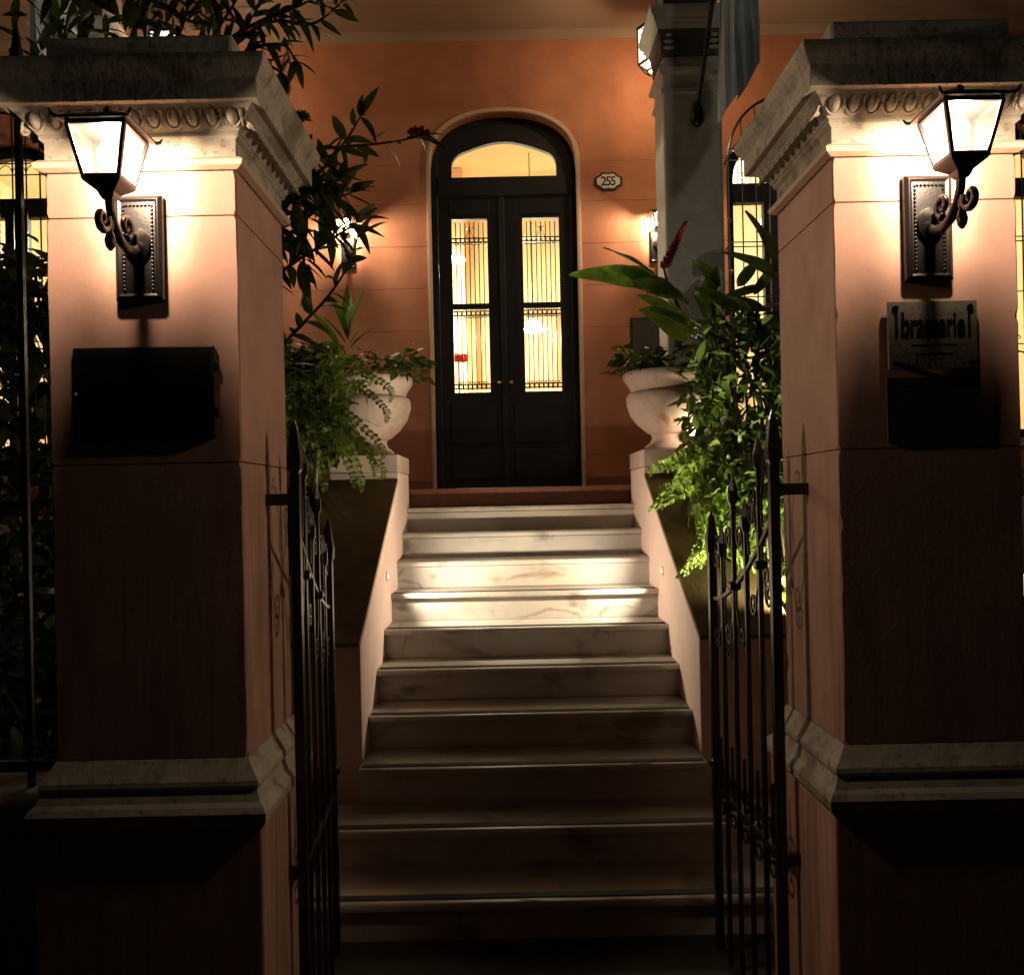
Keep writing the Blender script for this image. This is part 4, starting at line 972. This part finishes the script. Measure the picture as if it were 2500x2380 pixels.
# --- urn plants
def urn_plant(x, label, group, spread):
    t = thing('urn_plant', (x, 6.08, 2.48), label, 'plant', group); lv = []
    for k in range(230):
        a = random.uniform(0, 2 * math.pi); r = 0.34 * math.sqrt(random.random())
        p_ = Vector((x + r * math.cos(a) * spread, 6.08 + r * math.sin(a) * 0.85, 2.52 + 0.17 * random.random() * (1.2 - r)))
        lv.append((p_, Vector((math.cos(a), math.sin(a), random.uniform(-0.5, 0.9))) + rv(0.3), random.uniform(0.8, 1.4)))
    scatter(t, ROUND, 'leaf', lv, 230)
    for k in range(8):
        a = k * 0.785; MB().tube([(x, 6.08, 2.48), (x + 0.12 * math.cos(a), 6.08 + 0.12 * math.sin(a), 2.55), (x + 0.3 * math.cos(a), 6.08 + 0.25 * math.sin(a), 2.55)], 0.005, 5).build('stem', 'stem_green', t)
    return t
u1 = urn_plant(-0.92, 'dark leafy rosettes with upright sprigs filling the fern-hung urn', 'plants in the urns', 1.2)
urn_plant(1.092, 'dark leafy rosettes spilling over the gold-marked urn', 'plants in the urns', 1.1)
SPR = leaf_mesh('sprig_leaf', 'leaf_mid', 0.30, 0.055, 0.15, 0.3, 8)
for tx, ty, bx_, by_ in ((838, 690, 850, 830), (885, 705, 852, 800), (800, 760, 845, 840), (895, 770, 852, 845), (815, 720, 848, 820), (765, 750, 830, 850), (858, 720, 850, 810), (905, 790, 855, 850)):
    a, b_ = P(bx_, by_, 6.0), P(tx, ty, 5.95); d_ = b_ - a
    place('sprig_leaf', SPR, u1, aim(a, d_ + rv(0.02), random.uniform(-0.8, 0.8), d_.length / 0.30))

# --- ferns
def frond_mesh(name, L, Wd, n=22, m='leaf_fern', arc=0.5):
    vs, fs = [], []
    def pt(t): return Vector((0, L * (t - 0.12 * arc * t * t), L * (0.55 * arc * t - 0.9 * arc * t * t)))
    for i in range(n):
        t = (i + 0.6) / n; c = pt(t); w = Wd * 0.5 * (1 - t) ** 0.6 * min(1, t * 5 + 0.3)
        for sx in (-1, 1):
            o = len(vs); q = L / n * 0.62
            dirv = Vector((sx, 0.35, -0.15)).normalized() * w
            vs += [c, c + dirv * 0.5 + Vector((0, q, 0.004)), c + dirv, c + dirv * 0.5 - Vector((0, q * 0.7, 0.0))]
            fs.append((o, o + 1, o + 2, o + 3))
    for i in range(n):
        a, b_ = pt(i / n), pt((i + 1) / n); o = len(vs); e = Vector((0.0018, 0, 0))
        vs += [a - e, a + e, b_ + e, b_ - e]; fs.append((o, o + 1, o + 2, o + 3))
    me = bpy.data.meshes.new(name); me.from_pydata([tuple(v) for v in vs], [], fs); me.materials.append(MATS[m]); me.update(); return me
FR = [frond_mesh('frond', 0.5, 0.11, 24, arc=a) for a in (0.5, 0.8, 1.1)]
FRD = [frond_mesh('frond', 0.5, 0.11, 24, 'leaf_dark', a) for a in (0.5, 0.8, 1.1)]  # darker leaf colour stands in for the dimmer light on the left fern
def trail_frond(t, pts, wd=0.085, n=34):       # a long trailing frond along a path
    c = bez(pts, n); mb = MB()
    for i in range(n):
        a = c[i]; tg = (c[i + 1] - c[i]).normalized(); side = tg.cross(Vector((0.2, -1, 0.3))).normalized(); nn = side.cross(tg)
        w = wd * 0.5 * (1 - i / n) ** 0.5 * min(1, i / 4 + 0.4) * random.uniform(0.75, 1.15); q = (c[i + 1] - c[i]).length * 0.55
        for sx in (-1, 1):
            dv = (side * sx + tg * 0.35 + nn * random.uniform(-0.5, 0.7)).normalized() * w
            mb.add([a, a + dv * 0.5 + tg * q, a + dv, a + dv * 0.5 - tg * q], [(0, 1, 2, 3)])
    mb.tube(c, 0.002, 4); return mb.build('frond', 'leaf_fern', t, fix=False)
f1 = thing('fern', (-1.22, 5.35, 0.3), 'hanging fern mass spilling over the stair wall below the plain urn', 'fern', 'ferns over the stair walls')
MB().tube([(-1.22, 5.35, 0.3), (-1.2, 5.33, 1.2), (-1.12, 5.3, 2.0)], [0.03, 0.025, 0.015], 8).build('stem', 'stem_green', f1)
for px, py, qx, qy in ((760, 1000, 930, 1100), (780, 990, 910, 1140), (760, 980, 860, 1170), (740, 990, 790, 1180), (730, 980, 740, 1170), (800, 960, 940, 1010), (790, 950, 950, 960), (760, 950, 700, 1090), (820, 1000, 880, 1180), (760, 1020, 930, 1150), (720, 960, 690, 1000), (780, 930, 900, 920)):
    a, b_ = P(px, py, 5.25), P(qx, qy, 4.95)
    m_ = (a + b_) / 2 + Vector((0, -0.08, 0.10)); trail_frond(f1, [a, m_, b_ + Vector((0, 0, 0.03)), b_ + Vector((0.0, 0.02, -0.05))], 0.10, 26)
for k in range(90):
    a = P(random.uniform(690, 850), random.uniform(890, 1090), random.uniform(5.1, 5.4)); d_ = Vector((random.uniform(-0.8, 0.9), -0.7, random.uniform(-0.5, 0.5)))
    place('frond', random.choice(FRD), f1, aim(a, d_, random.uniform(-0.5, 0.5), random.uniform(0.45, 0.75)))
f2 = thing('fern', (1.42, 5.2, 0.3), 'bright green fern trailing down over the stair wall beside the gilt-marked urn', 'fern', 'ferns over the stair walls')
MB().tube([(1.42, 5.2, 0.3), (1.40, 5.2, 1.2), (1.30, 5.2, 1.95)], [0.03, 0.025, 0.015], 8).build('stem', 'stem_green', f2)
TR = [((1745, 1130), (1680, 1120), (1600, 1140), (1585, 1165), 0.09), ((1745, 1150), (1690, 1170), (1620, 1210), (1583, 1250), 0.08), ((1760, 1170), (1740, 1260), (1700, 1340), (1665, 1430), 0.10),
      ((1770, 1160), (1745, 1230), (1725, 1310), (1710, 1390), 0.10), ((1740, 1140), (1700, 1190), (1650, 1215), (1600, 1245), 0.08), ((1790, 1170), (1770, 1260), (1740, 1330), (1690, 1370), 0.10),
      ((1780, 1120), (1720, 1130), (1660, 1160), (1640, 1200), 0.09), ((1800, 1180), (1790, 1260), (1775, 1330), (1755, 1380), 0.10), ((1770, 1180), (1735, 1290), (1690, 1370), (1660, 1400), 0.09),
      ((1820, 1180), (1815, 1260), (1800, 1330), (1790, 1390), 0.10), ((1840, 1180), (1850, 1260), (1850, 1340), (1840, 1400), 0.10), ((1760, 1120), (1700, 1100), (1640, 1120), (1610, 1150), 0.08)]
for k, (a, b_, c_, e_, w_) in enumerate(TR):
    trail_frond(f2, [P(*a, 4.95), P(*b_, 4.75), P(*c_, 4.68), P(*e_, 4.62)], w_, 34)
    j = lambda q: (q[0] + random.uniform(-25, 35), q[1] + random.uniform(-30, 25))
    trail_frond(f2, [P(*j(a), 4.98), P(*j(b_), 4.80), P(*j(c_), 4.72), P(*j(e_), 4.66)], w_, 30)
for k in range(110):
    a = P(random.uniform(1690, 1890), random.uniform(1090, 1290), random.uniform(4.8, 5.2)); d_ = Vector((random.uniform(-0.9, 0.6), -0.7, random.uniform(-0.9, 0.4)))
    place('frond', random.choice(FR), f2, aim(a, d_, random.uniform(-0.6, 0.6), random.uniform(0.4, 0.7)))

# --- ginger with broad leaves and a red spike
gp = thing('ginger_plant', (1.55, 5.3, 0.3), 'ginger plant with broad arching leaves and a red flower spike', 'plant')
BL = [leaf_mesh('leaf', 'leaf_broad', 1.0, 0.27, d, f, 10, wave=0.04) for d, f in ((0.14, 0.25), (0.28, 0.2), (0.06, 0.3))]
BLN = [leaf_mesh('leaf', 'leaf_broad', 1.0, 0.40, d, f, 10, wave=0.04) for d, f in ((0.14, 0.2), (0.25, 0.15))]
G = [(1612, 692, 1412, 676, 5.2, 5.0, 0), (1600, 670, 1478, 612, 5.2, 5.1, 0), (1625, 705, 1505, 645, 5.25, 5.1, 1), (1660, 720, 1560, 690, 5.2, 5.0, 1),
     (1690, 770, 1625, 665, 5.3, 5.2, 1), (1715, 760, 1750, 660, 5.3, 5.2, 1), (1735, 720, 1756, 652, 5.2, 5.15, 1), (1740, 745, 1860, 745, 5.2, 4.95, 1), (1760, 735, 1870, 700, 5.2, 5.0, 0),
     (1920, 690, 1840, 515, 5.0, 4.9, 0), (1915, 690, 1800, 605, 5.0, 4.85, 0), (1700, 800, 1600, 745, 5.3, 5.1, 1), (1680, 830, 1590, 760, 5.3, 5.1, 1),
     (1690, 860, 1700, 780, 5.3, 5.1, 1), (1700, 880, 1740, 850, 5.2, 5.0, 1), (1800, 820, 1900, 780, 5.2, 4.9, 1), (1800, 850, 1880, 835, 5.2, 4.9, 1), (1790, 830, 1850, 760, 5.1, 5.0, 1),
     (1760, 880, 1720, 800, 5.2, 5.0, 1), (1830, 900, 1900, 850, 5.1, 4.9, 1), (1730, 790, 1700, 720, 5.3, 5.2, 1), (1770, 790, 1830, 800, 5.2, 5.0, 1), (1810, 780, 1890, 730, 5.2, 4.95, 1), (1650, 780, 1580, 720, 5.35, 5.2, 1),
     (1760, 700, 1700, 640, 5.2, 5.1, 1), (1790, 760, 1720, 700, 5.1, 4.95, 1), (1850, 780, 1780, 720, 5.0, 4.9, 1), (1840, 720, 1905, 640, 5.05, 4.95, 0), (1880, 860, 1820, 790, 5.0, 4.85, 1), (1760, 940, 1690, 890, 5.1, 4.9, 1), (1850, 950, 1790, 880, 5.0, 4.85, 1), (1700, 950, 1640, 900, 5.2, 5.0, 1), (1880, 930, 1925, 870, 5.0, 4.9, 1), (1680, 740, 1600, 700, 5.25, 5.05, 1), (1720, 830, 1650, 800, 5.2, 5.0, 1), (1800, 700, 1850, 640, 5.1, 5.0, 1)]
for bx_, by_, tx, ty, db, dt, kd in G:
    a, b_ = P(bx_, by_, db), P(tx, ty, dt); d_ = b_ - a
    place('leaf', random.choice(BLN if kd else BL), gp, aim(a, d_ + Vector((0, 0, 0.10 * d_.length)), random.uniform(-0.45, 0.45), d_.length * 1.04, (0.1, -0.75, 0.65)))
for pts in ([P(1740, 990, 5.35), P(1700, 870, 5.32), P(1665, 770, 5.3), P(1630, 690, 5.28), P(1620, 650, 5.28)], [P(1800, 1000, 5.3), P(1760, 860, 5.25), P(1738, 740, 5.2)], [P(1860, 1000, 5.2), P(1810, 870, 5.2), P(1800, 790, 5.15)], [P(1900, 900, 5.05), P(1925, 780, 5.0), P(1918, 690, 5.0)]):
    c = bez(pts, 10); MB().tube([Vector((1.55, 5.3, 0.3)), Vector((1.5, 5.3, 1.4))] + c, [0.014, 0.014] + [0.012 - 0.005 * i / 10 for i in range(11)], 6).build('stem', 'stem_green', gp)
a, b_ = P(1620, 655, 5.27), P(1671, 548, 5.27); sp_ = MB(); ax_ = (b_ - a)
for k in range(90):
    t = k / 90; q = a + ax_ * t; r = 0.036 * (1 - t) ** 0.7 + 0.006; an = k * 2.399
    s1 = Vector((math.cos(an), math.sin(an), 0)); sp_.tube([q, q + s1 * r * 0.6 + ax_.normalized() * 0.012, q + s1 * r + ax_.normalized() * 0.030], [0.006, 0.007, 0.001], 5)
sp_.tube([a, b_], 0.006, 6); sp_.build('flower_spike', 'red_petal', gp)

# --- leafy bush under the ginger
lb = thing('leafy_bush', (1.5, 5.0, 0.3), 'glossy leafy bush between the gilt-marked urn and the plaque pillar', 'bush'); lv = []
for k in range(1500):
    px, py = random.uniform(1645, 1935), random.uniform(770, 1270)
    if px < 1655 + 0.22 * abs(py - 1050) * 0.9: continue
    lv.append((P(px, py, random.uniform(4.75, 5.55)), rv() + Vector((-0.2, -0.5, -0.15)), random.uniform(0.6, 1.1)))
scatter(lb, MIDL, 'leaf', lv, 290)
for k in range(7):
    q = P(random.uniform(1700, 1900), random.uniform(850, 1000), 5.1); MB().tube([(1.5 + random.uniform(-.1, .2), 5.0, 0.3), (q.x + 0.1, 5.1, 1.2), q], [0.012, 0.010, 0.005], 6).build('stem', 'bark', lb)
sb = thing('ivy_bush', (1.36, 4.75, 0.3), 'low bush of small leaves behind the gate under the bright fern', 'bush'); lv = []
for k in range(750):
    px, py = random.uniform(1740, 1925), random.uniform(1150, 1560)
    z_ = P(px, py, 4.9)
    lv.append((P(px, py, random.uniform(4.6, 5.1)) + Vector((0.0, 0, 0)), rv() + Vector((-0.2, -0.5, -0.3)), random.uniform(0.7, 1.2)))
lv = [q for q in lv if q[0].x > 1.0 and (q[0].z > 1.02 + (q[0].y - 4.17) * 0.51 + 0.05 or q[0].x > 1.34)]
scatter(sb, SMALL, 'leaf', lv, 280)
for k in range(5): MB().tube([(1.38 + 0.05 * k, 4.75, 0.3), (1.36 + 0.05 * k, 4.8, 1.0), (1.33 + 0.04 * k, 4.8, 1.6)], [0.01, 0.008, 0.004], 6).build('stem', 'bark', sb)

lf_ = thing('leafy_bush', (-1.35, 5.6, 0.3), 'dark leafy bush between the menu case pillar and the fern-hung urn', 'bush'); lv = []
for k in range(700):
    px, py = random.uniform(670, 830), random.uniform(840, 1130)
    lv.append((P(px, py, random.uniform(5.45, 5.9)), rv() + Vector((0.1, -0.5, -0.1)), random.uniform(0.8, 1.4)))
scatter(lf_, ROUND, 'leaf', lv, 260)
for k in range(6):
    q = P(random.uniform(690, 800), random.uniform(880, 960), 5.7); MB().tube([(-1.35 + 0.05 * k, 5.6, 0.3), (q.x, 5.65, 1.2), q], [0.012, 0.010, 0.005], 6).build('stem', 'bark', lf_)

# small garden spotlight behind the gilt-marked urn, aimed up at the leaves
gsn = thing('garden_spotlight', (1.47, 5.75, 2.0), 'small garden spotlight glowing between the gilt-marked urn and the bush', 'light')
c = P(1686, 1062, 5.95)
gsn.location = c
MB().lathe(c, [(0.02, -0.05), (0.035, -0.03), (0.04, 0.0), (0.04, 0.02), (0.033, 0.03)], 14).build('housing', 'iron', gsn, smooth=True)
MB().ball(c + Vector((0, -0.03, 0.02)), 0.032, 0.02, 0.032).build('lens', 'lens_glow', gsn, smooth=True)
MB().tube([c - Vector((0, 0, 0.05)), Vector((c.x + 0.02, c.y, 1.0)), Vector((c.x + 0.02, c.y, 0.3))], 0.010, 6).build('stake', 'iron', gsn)
light('lamp', 'POINT', c + Vector((0.06, -0.14, 0.05)), SPOT_W, (1.0, 0.80, 0.52), gsn, 0.03)

# stake light that brightens the fern, standing behind the plaque pillar; small globe lamp at the far side
gs2 = thing('stake_light', (1.43, 4.25, 0.3), 'black stake light shining up at the bright fern from behind the plaque pillar', 'light')
c = Vector((1.43, 4.25, 1.08)); aimv = Vector((-0.42, 0.62, 0.52)).normalized()
MB().tube([(1.43, 4.25, 0.3), (1.43, 4.25, 1.05)], 0.010, 6).build('stake', 'iron', gs2)
MB().tube([c - aimv * 0.05, c - aimv * 0.03, c + aimv * 0.04], [0.015, 0.036, 0.042], 14).build('housing', 'iron', gs2, smooth=True)
MB().tube([c + aimv * 0.0405, c + aimv * 0.044], [0.036, 0.03], 14).build('lens', 'lens_glow', gs2)
o = light('lamp', 'SPOT', c + aimv * 0.06, 165.0, (1.0, 0.90, 0.60), gs2); o.data.spot_size = R(110); o.data.spot_blend = 0.8; o.data.shadow_soft_size = 0.03
o.rotation_euler = aimv.to_track_quat('-Z', 'Y').to_euler()
c = P(2514, 1428, 4.2)
gg = thing('globe_light', (c.x, c.y, 0.3), 'small glowing garden globe at the frame edge beyond the plaque pillar', 'light')
MB().ball(c, 0.045, 0.045, 0.06, 20, 14).build('globe', 'globe_glow', gg, smooth=True)
MB().tube([(c.x, c.y, 0.3), (c.x, c.y, c.z - 0.06)], 0.014, 8).build('post', 'iron', gg)
